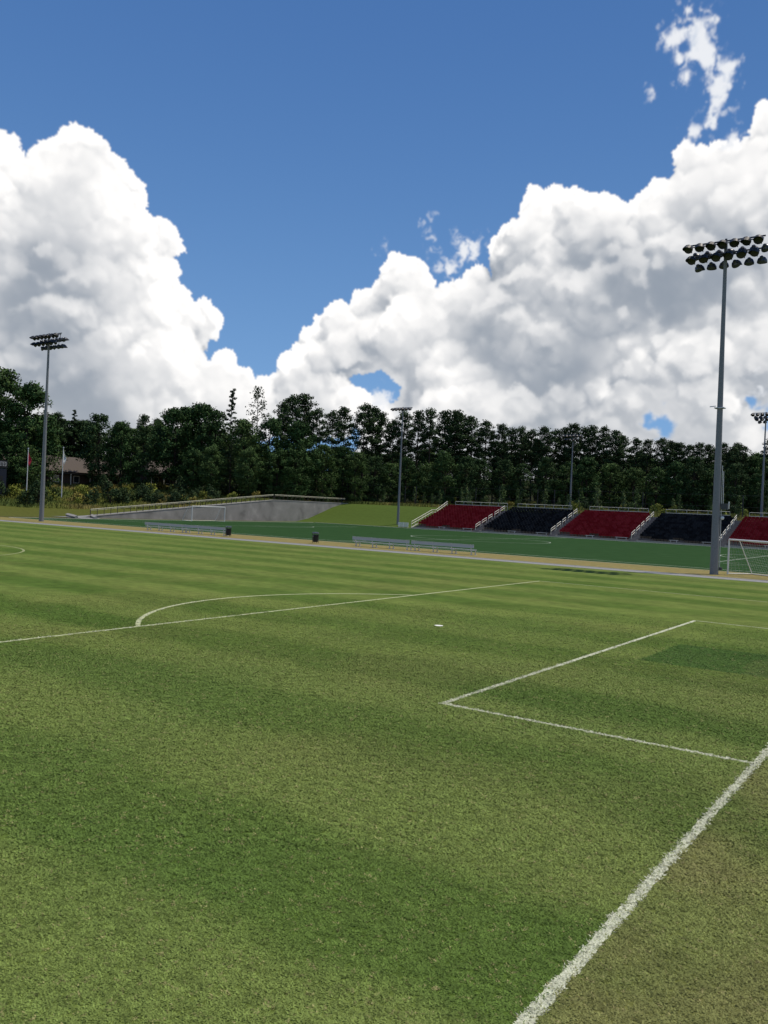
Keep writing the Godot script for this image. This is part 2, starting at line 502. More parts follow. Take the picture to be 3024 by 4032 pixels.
func make_materials():
	M.steel = noisy(3, 0.03, 4, [lin(0.12, 0.13, 0.14), lin(0.19, 0.20, 0.215), lin(0.15, 0.16, 0.17)], 0.6, 0.5, 0.5)
	M.dark_steel = plain(lin(0.045, 0.05, 0.058), 0.5, 0.0, 0.5)
	M.lamp_shell = plain(lin(0.06, 0.066, 0.075), 0.34, 0.55, 0.5)
	M.lamp_glass = plain(lin(0.035, 0.038, 0.042), 0.35, 0.0, 0.35)
	M.visor = plain(lin(0.025, 0.028, 0.033), 0.5, 0.0, 0.4)
	M.white = plain(lin(0.74, 0.74, 0.72), 0.45)
	M.white_rail = plain(lin(0.70, 0.68, 0.58), 0.4, 0.0, 0.5)
	M.alu = plain(lin(0.50, 0.52, 0.55), 0.38, 0.5, 0.5)
	M.alu_back = plain(lin(0.40, 0.44, 0.49), 0.45, 0.1, 0.5)
	M.concrete = noisy(11, 0.02, 5, [lin(0.24, 0.23, 0.21), lin(0.36, 0.345, 0.32), lin(0.30, 0.29, 0.27), lin(0.42, 0.40, 0.37)], 0.12)
	M.wall = noisy(12, 0.022, 6, [lin(0.15, 0.146, 0.138), lin(0.24, 0.232, 0.22), lin(0.28, 0.27, 0.257), lin(0.38, 0.368, 0.345)], 0.045)
	M.path = noisy(13, 0.03, 5, [lin(0.17, 0.175, 0.175), lin(0.26, 0.262, 0.26), lin(0.21, 0.215, 0.215)], 0.3)
	M.aisle = noisy(14, 0.03, 4, [lin(0.16, 0.15, 0.14), lin(0.24, 0.225, 0.21)], 0.3)
	M.tread = noisy(20, 0.03, 4, [lin(0.10, 0.095, 0.09), lin(0.15, 0.142, 0.135)], 0.3)
	M.red_seat = plain(lin(0.170, 0.0095, 0.0125), 0.7, 0.0, 0.15)
	M.black_seat = plain(lin(0.0095, 0.0098, 0.0105), 0.7, 0.0, 0.15)
	M.red_tones = [M.red_seat, plain(lin(0.215, 0.014, 0.018), 0.6, 0.0, 0.25), plain(lin(0.185, 0.012, 0.014), 0.65, 0.0, 0.2)]
	M.black_tones = [M.black_seat, plain(lin(0.016, 0.0165, 0.018), 0.6, 0.0, 0.25), plain(lin(0.012, 0.0125, 0.0135), 0.65, 0.0, 0.2)]
	M.black = plain(lin(0.012, 0.013, 0.014), 0.45)
	M.black_metal = plain(lin(0.018, 0.018, 0.019), 0.5, 0.0, 0.5)
	M.olive_rail = plain(lin(0.50, 0.49, 0.38), 0.5)
	M.brown_post = plain(lin(0.05, 0.043, 0.034), 0.6)
	M.navy = plain(lin(0.010, 0.014, 0.026), 0.5)
	M.sign_grey = plain(lin(0.30, 0.31, 0.32), 0.6)
	M.roof = noisy(15, 0.08, 4, [lin(0.085, 0.072, 0.062), lin(0.125, 0.106, 0.092)], 0.25)
	M.brick = noisy(16, 0.1, 3, [lin(0.075, 0.055, 0.045), lin(0.12, 0.088, 0.07)], 0.4)
	M.glass = plain(lin(0.02, 0.025, 0.03), 0.1, 0.0, 0.6)
	M.red_flag = plain(lin(0.36, 0.016, 0.045), 0.8)
	M.red_flag.backlight = Color(0.3, 0.05, 0.08)
	M.white_flag = plain(lin(0.6, 0.62, 0.6), 0.8)
	M.white_flag.backlight = Color(0.4, 0.4, 0.4)
	M.net = plain(lin(0.42, 0.44, 0.42), 0.8)
	M.bark = noisy(17, 0.06, 4, [lin(0.030, 0.023, 0.018), lin(0.075, 0.058, 0.045)], 0.5)
	M.pale_bark = noisy(18, 0.06, 4, [lin(0.09, 0.08, 0.07), lin(0.20, 0.18, 0.16)], 0.5)
	for k in ["pine", "leaf", "pale_leaf", "brush", "blade"]:
		var m := plain(Color.WHITE, 0.75, 0.0, 0.25)
		m.vertex_color_use_as_albedo = true
		m.cull_mode = BaseMaterial3D.CULL_DISABLED
		m.backlight = {"pine": Color(0.10, 0.14, 0.05), "leaf": Color(0.26, 0.36, 0.10), "pale_leaf": Color(0.35, 0.44, 0.14), "brush": Color(0.30, 0.36, 0.12), "blade": Color(0.16, 0.22, 0.06)}[k]
		M[k] = m

# ---------------------------------------------------------------- ground
var noise_big := FastNoiseLite.new()
var noise_mid := FastNoiseLite.new()
var noise_fine := FastNoiseLite.new()
var noise_dry := FastNoiseLite.new()

func height(x: float, z: float) -> float:
	var h := 4.25 * smoothstep(109.0, 128.0, x) + 1.6 * smoothstep(128.0, 190.0, x)
	if z > 110.3:
		var rh := 3.95 * clampf((x - 60.0) / 43.0, 0.0, 1.0)
		h = maxf(h, rh + 5.6 * smoothstep(113.0, 172.0, z) * (1.0 - 0.45 * rh / 3.95))
	h += 10.0 * smoothstep(0.0, 60.0, maxf(x - 203.0, z - 180.0))      # the wooded ridge behind
	return h

func on_ground(x: float, z: float) -> Vector3:
	return F(x, height(x, z) - 0.05, z)

func make_ground():
	for a in [[noise_big, 31, 0.05, 3], [noise_mid, 32, 0.28, 3], [noise_fine, 33, 2.2, 3], [noise_dry, 34, 0.11, 4]]:
		var n: FastNoiseLite = a[0]
		n.seed = a[1]
		n.frequency = a[2]
		n.fractal_octaves = a[3]
	var xs := [-1500.0, -700.0, -300.0, -150.0]
	var x := -80.0
	while x <= 260.0:
		xs.append(x)
		x += 4.0 if x > 100.0 and x < 136.0 else 10.0
	xs += [300.0, 400.0, 700.0, 1500.0]
	var zs := [-1500.0, -600.0, -250.0, -120.0]
	var z := -60.0
	while z <= 240.0:
		zs.append(z)
		z += 10.0
	zs += [300.0, 450.0, 800.0, 1500.0, 110.28, 110.32, 113.0, 116.0, 124.0]
	zs.sort()
	var verts := PackedVector3Array()
	var cols := PackedColorArray()
	var idx := PackedInt32Array()
	for zz in zs:
		for xx in xs:
			verts.append(F(xx, height(xx, zz) - 0.05, zz))
			var c := Color(0.085, 0.128, 0.028)
			if zz > 112.0 or xx > 128.0:
				c = Color(0.105, 0.115, 0.028)
			elif zz > 104.0 and xx < 109.0:
				c = Color(0.095, 0.095, 0.036)
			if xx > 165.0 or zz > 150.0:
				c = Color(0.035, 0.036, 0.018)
			cols.append(c)
	var w := xs.size()
	for j in zs.size() - 1:
		for i in w - 1:
			var a := j * w + i
			idx.append_array(PackedInt32Array([a, a + w, a + w + 1, a, a + w + 1, a + 1]))
	var st := SurfaceTool.new()
	st.begin(Mesh.PRIMITIVE_TRIANGLES)
	for i in verts.size():
		st.set_color(cols[i])
		st.add_vertex(verts[i])
	for i in idx:
		st.add_index(i)
	st.generate_normals()
	var m := noisy(41, 0.03, 5, [lin(0.55, 0.55, 0.5), lin(0.95, 0.95, 0.9), lin(0.75, 0.78, 0.7)], 0.2, 1.0, 0.15)
	m.vertex_color_use_as_albedo = true
	struct("ground", st, m)

const STRIPE := 4.75
func pitch_color(x: float, z: float) -> Color:
	var nb := noise_big.get_noise_2d(x, z)
	var nm := noise_mid.get_noise_2d(x, z)
	var nd := noise_dry.get_noise_2d(x + 300.0, z)
	# mown stripes: the mower leaves every other pass with its blades bent away
	var s := cos((x - 16.7 + nb * 0.4) * TAU / STRIPE) + nm * 0.6
	var k := smoothstep(-0.6, 0.6, s) * clampf(0.82 + nb * 0.7, 0.4, 1.0)
	var c := Color(0.124, 0.167, 0.041).lerp(Color(0.070, 0.118, 0.022), k)
	var s2 := cos((z * 0.92 + x * 0.39 + nb * 1.5) * TAU / 9.0) + nm
	c = c.lerp(Color(0.086, 0.118, 0.030), smoothstep(0.0, 1.0, s2) * 0.06)
	c = c.lerp(Color(0.148, 0.160, 0.050), smoothstep(0.05, 0.5, nd) * 0.3)
	c = c.lerp(Color(0.070, 0.122, 0.026), smoothstep(0.05, 0.45, -nd) * 0.25)
	if z < 0.0:
		c = c.lerp(Color(0.148, 0.149, 0.052), clampf(0.34 + nm * 0.9 + nd * 0.5, 0.0, 0.85))
	# fresh sods in the goal mouth
	if x > -1.2 + nm * 0.05 and x < 2.6 + nm * 0.05 and z > -0.5 and z < 4.32 + nm * 0.05:
		c = c.lerp(Color(0.046, 0.094, 0.020), 0.9)
		if z < 1.9 + nm * 0.3 and x < 1.4:
			c = c.lerp(Color(0.085, 0.118, 0.034), 0.6)
	return c

const PX0 := -62.0
const PX1 := 34.3
const PZ0 := -42.0
const PZ1 := 126.0

func sheet(x0: float, x1: float, z0: float, z1: float, y: float, tile: float) -> SurfaceTool:
	var st := mb()
	for q in [[x0, z0], [x1, z1], [x1, z0], [x0, z0], [x0, z1], [x1, z1]]:
		st.set_normal(Vector3.UP)
		st.set_uv(Vector2((q[0] - x0) / (x1 - x0), (q[1] - z0) / (z1 - z0)))
		st.set_uv2(Vector2(q[0], q[1]) / tile)
		st.add_vertex(F(q[0], y, q[1]))
	return st

func make_pitch():
	var w := 660
	var h := 1150
	var im := PackedByteArray()
	im.resize(w * h * 3)
	var i := 0
	for j in h:
		var z := lerpf(PZ0, PZ1, (j + 0.5) / h)
		for k in w:
			var x := lerpf(PX0, PX1, (k + 0.5) / w)
			var c := pitch_color(x, z) * (1.30 + 0.40 * noise_fine.get_noise_2d(x * 1.1, z * 0.55) + 0.22 * noise_mid.get_noise_2d(x * 2.0 + 90.0, z))
			c = c.linear_to_srgb()
			im[i] = int(clampf(c.r, 0, 1) * 255.0)
			im[i + 1] = int(clampf(c.g, 0, 1) * 255.0)
			im[i + 2] = int(clampf(c.b, 0, 1) * 255.0)
			i += 3
	var m := plain(Color.WHITE, 1.0, 0.0, 0.15)
	m.albedo_texture = ImageTexture.create_from_image(Image.create_from_data(w, h, false, Image.FORMAT_RGB8, im))
	m.detail_enabled = true
	m.detail_uv_layer = BaseMaterial3D.DETAIL_UV_2
	m.detail_blend_mode = BaseMaterial3D.BLEND_MODE_MUL
	m.detail_albedo = ImageTexture.create_from_image(ramp_image(51, 0.11, 4, [lin(0.42, 0.45, 0.34), lin(0.80, 0.80, 0.76), lin(1, 1, 0.96)], 512))
	struct("grass_pitch", sheet(PX0, PX1, PZ0, PZ1, 0.0, 3.1), m)
	# concrete path, dormant tan strip, artificial turf
	var path := mb()
	bx(path, F(35.35, -0.03, 30), Vector3(2.1, 0.08, 160))
	struct("path", path, M.path)
	var gutter := mb()
	bx(gutter, F(36.28, 0.012, 30), Vector3(0.24, 0.03, 160))
	struct("path_edge", gutter, noisy(19, 0.05, 3, [lin(0.24, 0.24, 0.22), lin(0.31, 0.31, 0.28)], 0.4))
	var tan := noisy(52, 0.02, 5, [lin(0.15, 0.15, 0.05), lin(0.25, 0.205, 0.082), lin(0.20, 0.175, 0.068), lin(0.29, 0.24, 0.105)], 0.14, 1.0, 0.15)
	struct("dry_grass_strip", sheet(36.4, 43.3, PZ0, 112.0, 0.002, 3.0), tan)
	var edge := mb()
	bx(edge, F(43.42, -0.01, 31), Vector3(0.26, 0.06, 146))
	struct("turf_kerb", edge, plain(lin(0.46, 0.40, 0.24), 0.9))
	var turf := noisy(53, 0.012, 5, [lin(0.021, 0.054, 0.018), lin(0.030, 0.071, 0.025), lin(0.025, 0.062, 0.021), lin(0.037, 0.081, 0.031)], 0.05, 1.0, 0.08)
	struct("turf_pitch", sheet(43.55, 108.7, PZ0, 104.2, 0.006, 3.0), turf)
	var border := mb()
	bx(border, F(108.85, 0.0, 31), Vector3(0.3, 0.10, 146))
	bx(border, F(76, 0.0, 104.35), Vector3(65.4, 0.08, 0.3))
	struct("turf_border", border, plain(lin(0.44, 0.43, 0.38), 0.9))

# ---------------------------------------------------------------- painted lines
var lines := []       # [x0, z0, x1, z1, half width]

func strip(st: SurfaceTool, pts: Array, half: float, y: float, rough: float):
	# a painted band whose edges fray a little, in short pieces
	var prev_l := Vector3.ZERO
	var prev_r := Vector3.ZERO
	for i in pts.size():
		var p: Vector2 = pts[i]
		var q: Vector2 = pts[mini(i + 1, pts.size() - 1)]
		var o: Vector2 = pts[maxi(i - 1, 0)]
		var n := (q - o).orthogonal().normalized()
		var a := half + rng.randf_range(-rough, rough)
		var b := half + rng.randf_range(-rough, rough)
		var L := F(p.x + n.x * a, y, p.y + n.y * a)
		var R := F(p.x - n.x * b, y, p.y - n.y * b)
		if i > 0:
			vert(st, prev_l, Vector3.UP)
			vert(st, prev_r, Vector3.UP)
			vert(st, R, Vector3.UP)
			vert(st, prev_l, Vector3.UP)
			vert(st, R, Vector3.UP)
			vert(st, L, Vector3.UP)
		prev_l = L
		prev_r = R

func line(st: SurfaceTool, a: Vector2, b: Vector2, half: float, y: float, step: float, rough: float):
	var n := int(a.distance_to(b) / step) + 1
	var pts := []
	for i in n + 1:
		pts.append(a.lerp(b, float(i) / n))
	strip(st, pts, half, y, rough)

func arc(c: Vector2, r: float, a0: float, a1: float, n: int) -> Array:
	var pts := []
	for i in n + 1:
		var a := lerpf(a0, a1, float(i) / n)
		pts.append(c + Vector2(sin(a), cos(a)) * r)
	return pts

func make_lines():
	var paint := noisy(61, 0.16, 4, [lin(0.16, 0.20, 0.08), lin(0.40, 0.43, 0.28), lin(0.60, 0.62, 0.50), lin(0.68, 0.70, 0.58)], 1.1, 0.95, 0.2)
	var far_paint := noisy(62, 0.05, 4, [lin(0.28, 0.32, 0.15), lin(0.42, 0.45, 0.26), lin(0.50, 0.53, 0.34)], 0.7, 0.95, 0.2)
	var y := 0.005
	var st := mb()
	line(st, Vector2(-34, 0), Vector2(30.8, 0), 0.055, y, 0.12, 0.010)
	struct("goal_line", st, paint)
	lines.append([-34.0, 0.0, 30.8, 0.0, 0.053])
	st = mb()
	line(st, Vector2(-9.16, 5.5), Vector2(9.16, 5.5), 0.06, y, 0.15, 0.012)
	line(st, Vector2(-9.16, 0.07), Vector2(-9.16, 5.44), 0.055, y, 0.15, 0.012)
	line(st, Vector2(9.16, 0.07), Vector2(9.16, 5.44), 0.035, y, 0.3, 0.01)
	struct("goal_area_marking", st, paint)
	lines.append([-9.22, 5.5, 9.22, 5.5, 0.05])
	lines.append([-9.16, 0.0, -9.16, 5.5, 0.048])
	st = mb()
	line(st, Vector2(-20.16, 16.5), Vector2(20.16, 16.5), 0.06, y, 0.25, 0.012)
	line(st, Vector2(20.16, 0.07), Vector2(20.16, 16.43), 0.045, y, 0.3, 0.014)
	line(st, Vector2(-20.16, 0.07), Vector2(-20.16, 16.43), 0.05, y, 0.3, 0.014)
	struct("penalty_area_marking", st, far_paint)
	lines.append([-20.2, 16.5, 20.2, 16.5, 0.052])
	lines.append([20.16, 0.0, 20.16, 16.5, 0.05])
	lines.append([9.16, 0.0, 9.16, 5.5, 0.03])
	st = mb()
	strip(st, arc(Vector2(0, 11), 9.09, -0.925, 0.925, 90), 0.07, y + 0.001, 0.012)
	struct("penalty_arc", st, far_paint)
	st = mb()
	strip(st, arc(Vector2(0, 50.1), 9.09, 0, TAU, 120), 0.07, y, 0.012)
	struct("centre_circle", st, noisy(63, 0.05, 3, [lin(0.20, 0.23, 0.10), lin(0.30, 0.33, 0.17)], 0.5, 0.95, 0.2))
	st = mb()
	line(st, Vector2(30.8, 0.1), Vector2(30.8, 100), 0.04, y, 0.5, 0.02)
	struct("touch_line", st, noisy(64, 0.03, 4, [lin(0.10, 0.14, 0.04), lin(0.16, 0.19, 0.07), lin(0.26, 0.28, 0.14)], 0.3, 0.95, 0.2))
	st = mb()
	var ring := arc(Vector2(0, 11), 0.14, 0, TAU, 14)
	for i in 14:
		for p in [Vector2(0, 11), ring[i], ring[i + 1]]:
			vert(st, F(p.x, 0.016, p.y), Vector3.UP)
	struct("penalty_spot", st, plain(lin(0.80, 0.81, 0.74), 0.9))
	# the artificial pitch has sewn-in lines
	st = mb()
	var ty := 0.012
	strip(st, arc(Vector2(77, 50.2), 9.15, 0, TAU, 90), 0.06, ty, 0.0)
	line(st, Vector2(46.0, 50.2), Vector2(108, 50.2), 0.05, ty, 3.0, 0.0)
	line(st, Vector2(46.0, -0.5), Vector2(46.0, 101.3), 0.07, ty + 0.001, 3.0, 0.0)
	line(st, Vector2(46.1, 101.3), Vector2(108.0, 101.3), 0.07, ty, 3.0, 0.0)
	line(st, Vector2(46.1, -0.5), Vector2(108.0, -0.5), 0.07, ty, 3.0, 0.0)
	line(st, Vector2(108.0, -0.5), Vector2(108.0, 101.3), 0.07, ty + 0.001, 3.0, 0.0)
	for s in [0, 1]:
		var g := 101.3 if s else -0.5
		var d := -1.0 if s else 1.0
		line(st, Vector2(57, g + d * 16.5), Vector2(97, g + d * 16.5), 0.06, ty, 3.0, 0.0)
		line(st, Vector2(57, g + d * 0.1), Vector2(57, g + d * 16.4), 0.06, ty, 3.0, 0.0)
		line(st, Vector2(97, g + d * 0.1), Vector2(97, g + d * 16.4), 0.06, ty, 3.0, 0.0)
		strip(st, arc(Vector2(77, g + d * 11.0), 9.15, -0.9 + (PI if s else 0.0), 0.9 + (PI if s else 0.0), 30), 0.06, ty + 0.001, 0.0)
	struct("turf_markings", st, plain(lin(0.42, 0.48, 0.40), 0.9))

func in_paint(x: float, z: float) -> bool:
	for l in lines:
		if x >= l[0] - l[4] and x <= l[2] + l[4] and z >= l[1] - l[4] and z <= l[3] + l[4]:
			return true
	var d := Vector2(x, z - 11.0).length()
	return d < 0.13 or (absf(d - 9.09) < 0.065 and z > 16.4)

func make_blades():
	# short turf where single tufts can be told apart
	var st := mb()
	var r := RandomNumberGenerator.new()
	r.seed = 77
	for k in 12:
		var a := r.randf() * TAU
		var c := Vector3(cos(a), 0, sin(a)) * sqrt(r.randf()) * 0.026
		var e := r.randf() * TAU
		var d := Vector3(cos(e), 0, sin(e))
		var side := d.cross(Vector3.UP).normalized() * r.randf_range(0.0032, 0.006)
		var foot := r.randf_range(0.002, 0.008)
		var tip := c + d * r.randf_range(0.009, 0.019) + Vector3.UP * (foot + r.randf_range(0.003, 0.010))
		c.y = foot
		var tone := r.randf_range(0.72, 1.28)
		var q := [c - side, c + side, tip]
		var n: Vector3 = (q[2] - q[0]).cross(q[1] - q[0]).normalized()
		if n.y < 0.0:
			n = -n
			q = [c + side, c - side, tip]
		for p in q:
			st.set_color(Color(tone, tone, tone))
			st.set_normal(n)
			st.add_vertex(p)
	var mesh := st.commit()
	var mm := MultiMesh.new()
	mm.transform_format = MultiMesh.TRANSFORM_3D
	mm.use_colors = true
	mm.mesh = mesh
	var buf := PackedFloat32Array()
	var count := 0
	var eye := Vector2(-23.0556, -2.4487)
	var bands := [[4.8, 9.0, 1900.0], [9.0, 14.0, 1300.0], [14.0, 21.0, 850.0], [21.0, 34.0, 420.0]]
	for b in bands:
		var area: float = 0.5 * 1.06 * (b[1] * b[1] - b[0] * b[0])
		var n := int(area * b[2])
		var grow: float = minf(sqrt(1900.0 / b[2]), 1.45)
		for i in n:
			var d := sqrt(r.randf_range(b[0] * b[0], b[1] * b[1]))
			var a := 0.9723 + r.randf_range(-0.53, 0.53)
			if d > 17.0 and r.randf() < (d - 17.0) / 17.0:      # thins out where blades can no longer be told apart
				continue
			var x := eye.x + sin(a) * d
			var z := eye.y + cos(a) * d
			var c := pitch_color(x, z)
			var clump := 0.96 + 0.28 * noise_fine.get_noise_2d(x * 1.7, z * 1.7)
			var t := r.randf_range(0.8, 1.22) * 1.60 * clump
			if r.randf() < 0.03:
				c = c.lerp(Color(0.22, 0.19, 0.09), 0.7)
			if in_paint(x + r.randf_range(-0.015, 0.015), z + r.randf_range(-0.015, 0.015)) and r.randf() < 0.9:
				c = Color(0.62, 0.64, 0.48)
				t = r.randf_range(0.8, 1.15)
			var turn := r.randf() * TAU
			var s := r.randf_range(0.75, 1.25) * grow
			var sy := minf(s, 1.4)
			buf.append_array(PackedFloat32Array([cos(turn) * s, 0.0, sin(turn) * s, x, 0.0, sy, 0.0, -0.002, -sin(turn) * s, 0.0, cos(turn) * s, -z, c.r * t, c.g * t, c.b * t, 1.0]))
			count += 1
	mm.instance_count = count
	mm.buffer = buf
	var o := MultiMeshInstance3D.new()
	o.name = "grass"
	o.multimesh = mm
	o.material_override = M.blade
	add_child(o)
	meta(o, "short mown grass blades of the near pitch", "grass")
	o.set_meta("kind", "stuff")

# ---------------------------------------------------------------- trees
var tv := PackedVector3Array()
var tn := PackedVector3Array()
var tc := PackedColorArray()

func clump(c: Vector3, r: Vector3, n: int, size: float, col: Color, r_: RandomNumberGenerator):
	var tone := r_.randf_range(0.76, 1.25)
	for i in n:
		var d := Vector3(r_.randfn(), r_.randfn(), r_.randfn()).normalized()
		var p := c + d * r * pow(r_.randf(), 0.4)
		var u := Vector3(r_.randfn(), r_.randfn(), r_.randfn()).normalized()
		var v := u.cross(Vector3(r_.randfn(), r_.randfn(), r_.randfn())).normalized()
		var s := size * r_.randf_range(0.6, 1.3)
		var a := p - u * s * 0.5
		var b := p + u * s * 0.5
		var e := p + v * s * r_.randf_range(0.6, 1.0)
		var fn := (b - a).cross(e - a).normalized()
		if fn.dot(d) < 0.0:
			fn = -fn
			var k := a
			a = b
			b = k
		var nn := (fn * 0.65 + d * 0.5 + Vector3(0, 0.12, 0)).normalized()
		var t := tone * r_.randf_range(0.88, 1.12)
		var q := Color(col.r * t * r_.randf_range(0.9, 1.15), col.g * t, col.b * t)
		tv.append_array(PackedVector3Array([a, e, b]))
		tn.append_array(PackedVector3Array([nn, nn, nn]))
		tc.append_array(PackedColorArray([q, q, q]))

func crown_mesh() -> ArrayMesh:
	var arr := []
	arr.resize(Mesh.ARRAY_MAX)
	arr[Mesh.ARRAY_VERTEX] = tv
	arr[Mesh.ARRAY_NORMAL] = tn
	arr[Mesh.ARRAY_COLOR] = tc
	var m := ArrayMesh.new()
	m.add_surface_from_arrays(Mesh.PRIMITIVE_TRIANGLES, arr)
	tv = PackedVector3Array()
	tn = PackedVector3Array()
	tc = PackedColorArray()
	return m

func tree_proto(called: String, trunk: SurfaceTool, bark: Material, leaf: Material, category := "tree") -> Node3D:
	var o := Node3D.new()
	o.set_meta("kind_name", called)
	o.set_meta("category", category)
	part("crown", crown_mesh(), leaf, o)
	if trunk:
		part("trunk", trunk, bark, o)
	return o

func bent_trunk(st: SurfaceTool, h: float, r: float, r_: RandomNumberGenerator, top := 0.2) -> Array:
	var pts := []
	var lean := Vector3(r_.randf_range(-0.5, 0.5), 0, r_.randf_range(-0.5, 0.5))
	for i in 8:
		var t := i / 7.0
		pts.append(Vector3(0, h * t - 0.15, 0) + lean * t * t + Vector3(sin(t * 5.0 + lean.x * 9.0), 0, cos(t * 4.0)) * 0.12 * t)
	for i in 7:
		var t := i / 7.0
		tube(st, pts[i], pts[i + 1], lerpf(r, r * top, t), lerpf(r, r * top, t + 0.143), 7, false)
	return pts

func on_trunk(pts: Array, t: float) -> Vector3:
	var k := clampf(t, 0.0, 0.999) * (pts.size() - 1)
	return pts[int(k)].lerp(pts[int(k) + 1], k - int(k))

func make_pine(seed_: int, called: String, first: float, branches: int, reach: float, per: int, thin := false) -> Node3D:
	var r_ := RandomNumberGenerator.new()
	r_.seed = seed_
	var h := 24.0
	var st := mb()
	var pts := bent_trunk(st, h * 0.97, 0.30 if not thin else 0.2, r_)
	var ga := r_.randf() * TAU
	for k in branches:
		var t := float(k) / (branches - 1)
		var y := lerpf(first, 0.985, pow(t, 0.9))
		var p := on_trunk(pts, y)
		ga += 2.4 + r_.randf_range(-0.5, 0.5)
		var len_ := (reach * pow(1.0 - t, 0.62) * r_.randf_range(0.5, 1.15) + 0.7) * (0.75 if t < 0.12 else 1.0)
		var d := Vector3(cos(ga), lerpf(-0.05, 0.75, t) + r_.randf_range(-0.1, 0.25), sin(ga)).normalized()
		tube(st, p, p + d * len_, 0.075, 0.025, 4, false)
		var nclump := 2 + int(len_ > 2.4) + int(len_ > 3.4)
		for j in nclump:
			var f := lerpf(0.45, 1.0, (j + r_.randf() * 0.7) / nclump)
			var c := p + d * len_ * f + Vector3(r_.randf_range(-0.4, 0.4), r_.randf_range(0.0, 0.4), r_.randf_range(-0.4, 0.4))
			var s := r_.randf_range(0.75, 1.3)
			clump(c, Vector3(s, s * 0.58, s), per, 0.38, Color(0.034, 0.064, 0.024), r_)
	for k in 5:   # dead stubs below the crown
		var p := on_trunk(pts, r_.randf_range(0.28, first))
		var a := r_.randf() * TAU
		tube(st, p, p + Vector3(cos(a), 0.1, sin(a)) * r_.randf_range(0.5, 1.6), 0.05, 0.015, 4, false)
	return tree_proto(called, st, M.bark, M.pine)

func make_spire(seed_: int, called: String, first: float, wide: float) -> Node3D:
	var r_ := RandomNumberGenerator.new()
	r_.seed = seed_
	var h := 24.0
	var st := mb()
	var pts := bent_trunk(st, h, 0.26, r_, 0.08)
	var ga := 0.0
	for k in 46:
		var t := k / 45.0
		var p := on_trunk(pts, lerpf(first, 0.99, t))
		ga += 2.4 + r_.randf_range(-0.3, 0.3)
		var len_ := wide * (1.0 - t * 0.88) * r_.randf_range(0.6, 1.15)
		var d := Vector3(cos(ga), -0.12 + 0.4 * t, sin(ga)).normalized()
		tube(st, p, p + d * len_, 0.05, 0.02, 4, false)
		for j in 2:
			clump(p + d * len_ * (0.55 + 0.4 * j), Vector3(0.62, 0.34, 0.62) * (1.1 - t * 0.5), 22, 0.36, Color(0.030, 0.054, 0.024), r_)
	return tree_proto(called, st, M.bark, M.pine)

func make_broad(seed_: int, called: String, low: float, wide: float, col: Color, leaf: Material) -> Node3D:
	var r_ := RandomNumberGenerator.new()
	r_.seed = seed_
	var h := 18.0
	var st := mb()
	var pts := bent_trunk(st, h * 0.8, 0.3, r_, 0.25)
	for k in 76:
		var t := pow(r_.randf(), 0.85)
		var y := lerpf(low, 0.96, t)
		var prof := sin(PI * clampf(0.12 + 0.80 * t, 0.0, 1.0))
		var a := r_.randf() * TAU
		var q := sqrt(r_.randf()) * 0.6 + 0.4
		var rad := wide * prof * q * r_.randf_range(0.75, 1.12)
		var off: Vector3 = pts[4]
		var c := Vector3(cos(a) * rad + off.x, y * h, sin(a) * rad + off.z)
		if k % 4 == 0:
			var p := on_trunk(pts, clampf(y * 0.9, 0.2, 0.95))
			tube(st, p, c, 0.09, 0.03, 4, false)
		var s := r_.randf_range(0.95, 1.65)
		clump(c, Vector3(s, s * 0.8, s), 105, 0.40, col, r_)
	for k in 16:   # ragged tips
		var a := r_.randf() * TAU
		var t := r_.randf_range(0.45, 1.0)
		var rad := wide * sin(PI * (0.12 + 0.8 * t)) * r_.randf_range(0.95, 1.15)
		clump(Vector3(cos(a) * rad, h * lerpf(low, 1.0, t), sin(a) * rad), Vector3(0.5, 0.7, 0.5), 30, 0.3, col, r_)
	return tree_proto(called, st, M.bark, leaf)

func make_sapling(seed_: int, called: String, col: Color) -> Node3D:
	var r_ := RandomNumberGenerator.new()
	r_.seed = seed_
	var st := mb()
	bent_trunk(st, 3.8, 0.05, r_, 0.3)
	for k in 15:
		var t := k / 14.0
		var a := r_.randf() * TAU
		var rad := 0.75 * (1.0 - t * 0.8) * r_.randf_range(0.3, 1.0)
		clump(Vector3(cos(a) * rad, lerpf(0.9, 3.9, t), sin(a) * rad), Vector3.ONE * r_.randf_range(0.28, 0.5), 26, 0.2, col, r_)
	return tree_proto(called, st, M.pale_bark, M.pale_leaf)

func make_shrub(seed_: int, called: String, col: Color, leaf: Material, tall: float) -> Node3D:
	var r_ := RandomNumberGenerator.new()
	r_.seed = seed_
	var st := mb()
	for k in 5:
		var a := r_.randf() * TAU
		tube(st, Vector3(0, -0.1, 0), Vector3(cos(a) * 0.6, tall * 0.6, sin(a) * 0.6), 0.04, 0.015, 4, false)
	for k in 18:
		var a := r_.randf() * TAU
		var q := sqrt(r_.randf())
		var t := r_.randf()
		clump(Vector3(cos(a) * q * 1.15 * (1.1 - t * 0.6), 0.25 + tall * t * 0.85, sin(a) * q * 1.15 * (1.1 - t * 0.6)), Vector3.ONE * r_.randf_range(0.32, 0.6), 40, 0.21, col, r_)
	return tree_proto(called, st, M.bark, leaf, "shrub")

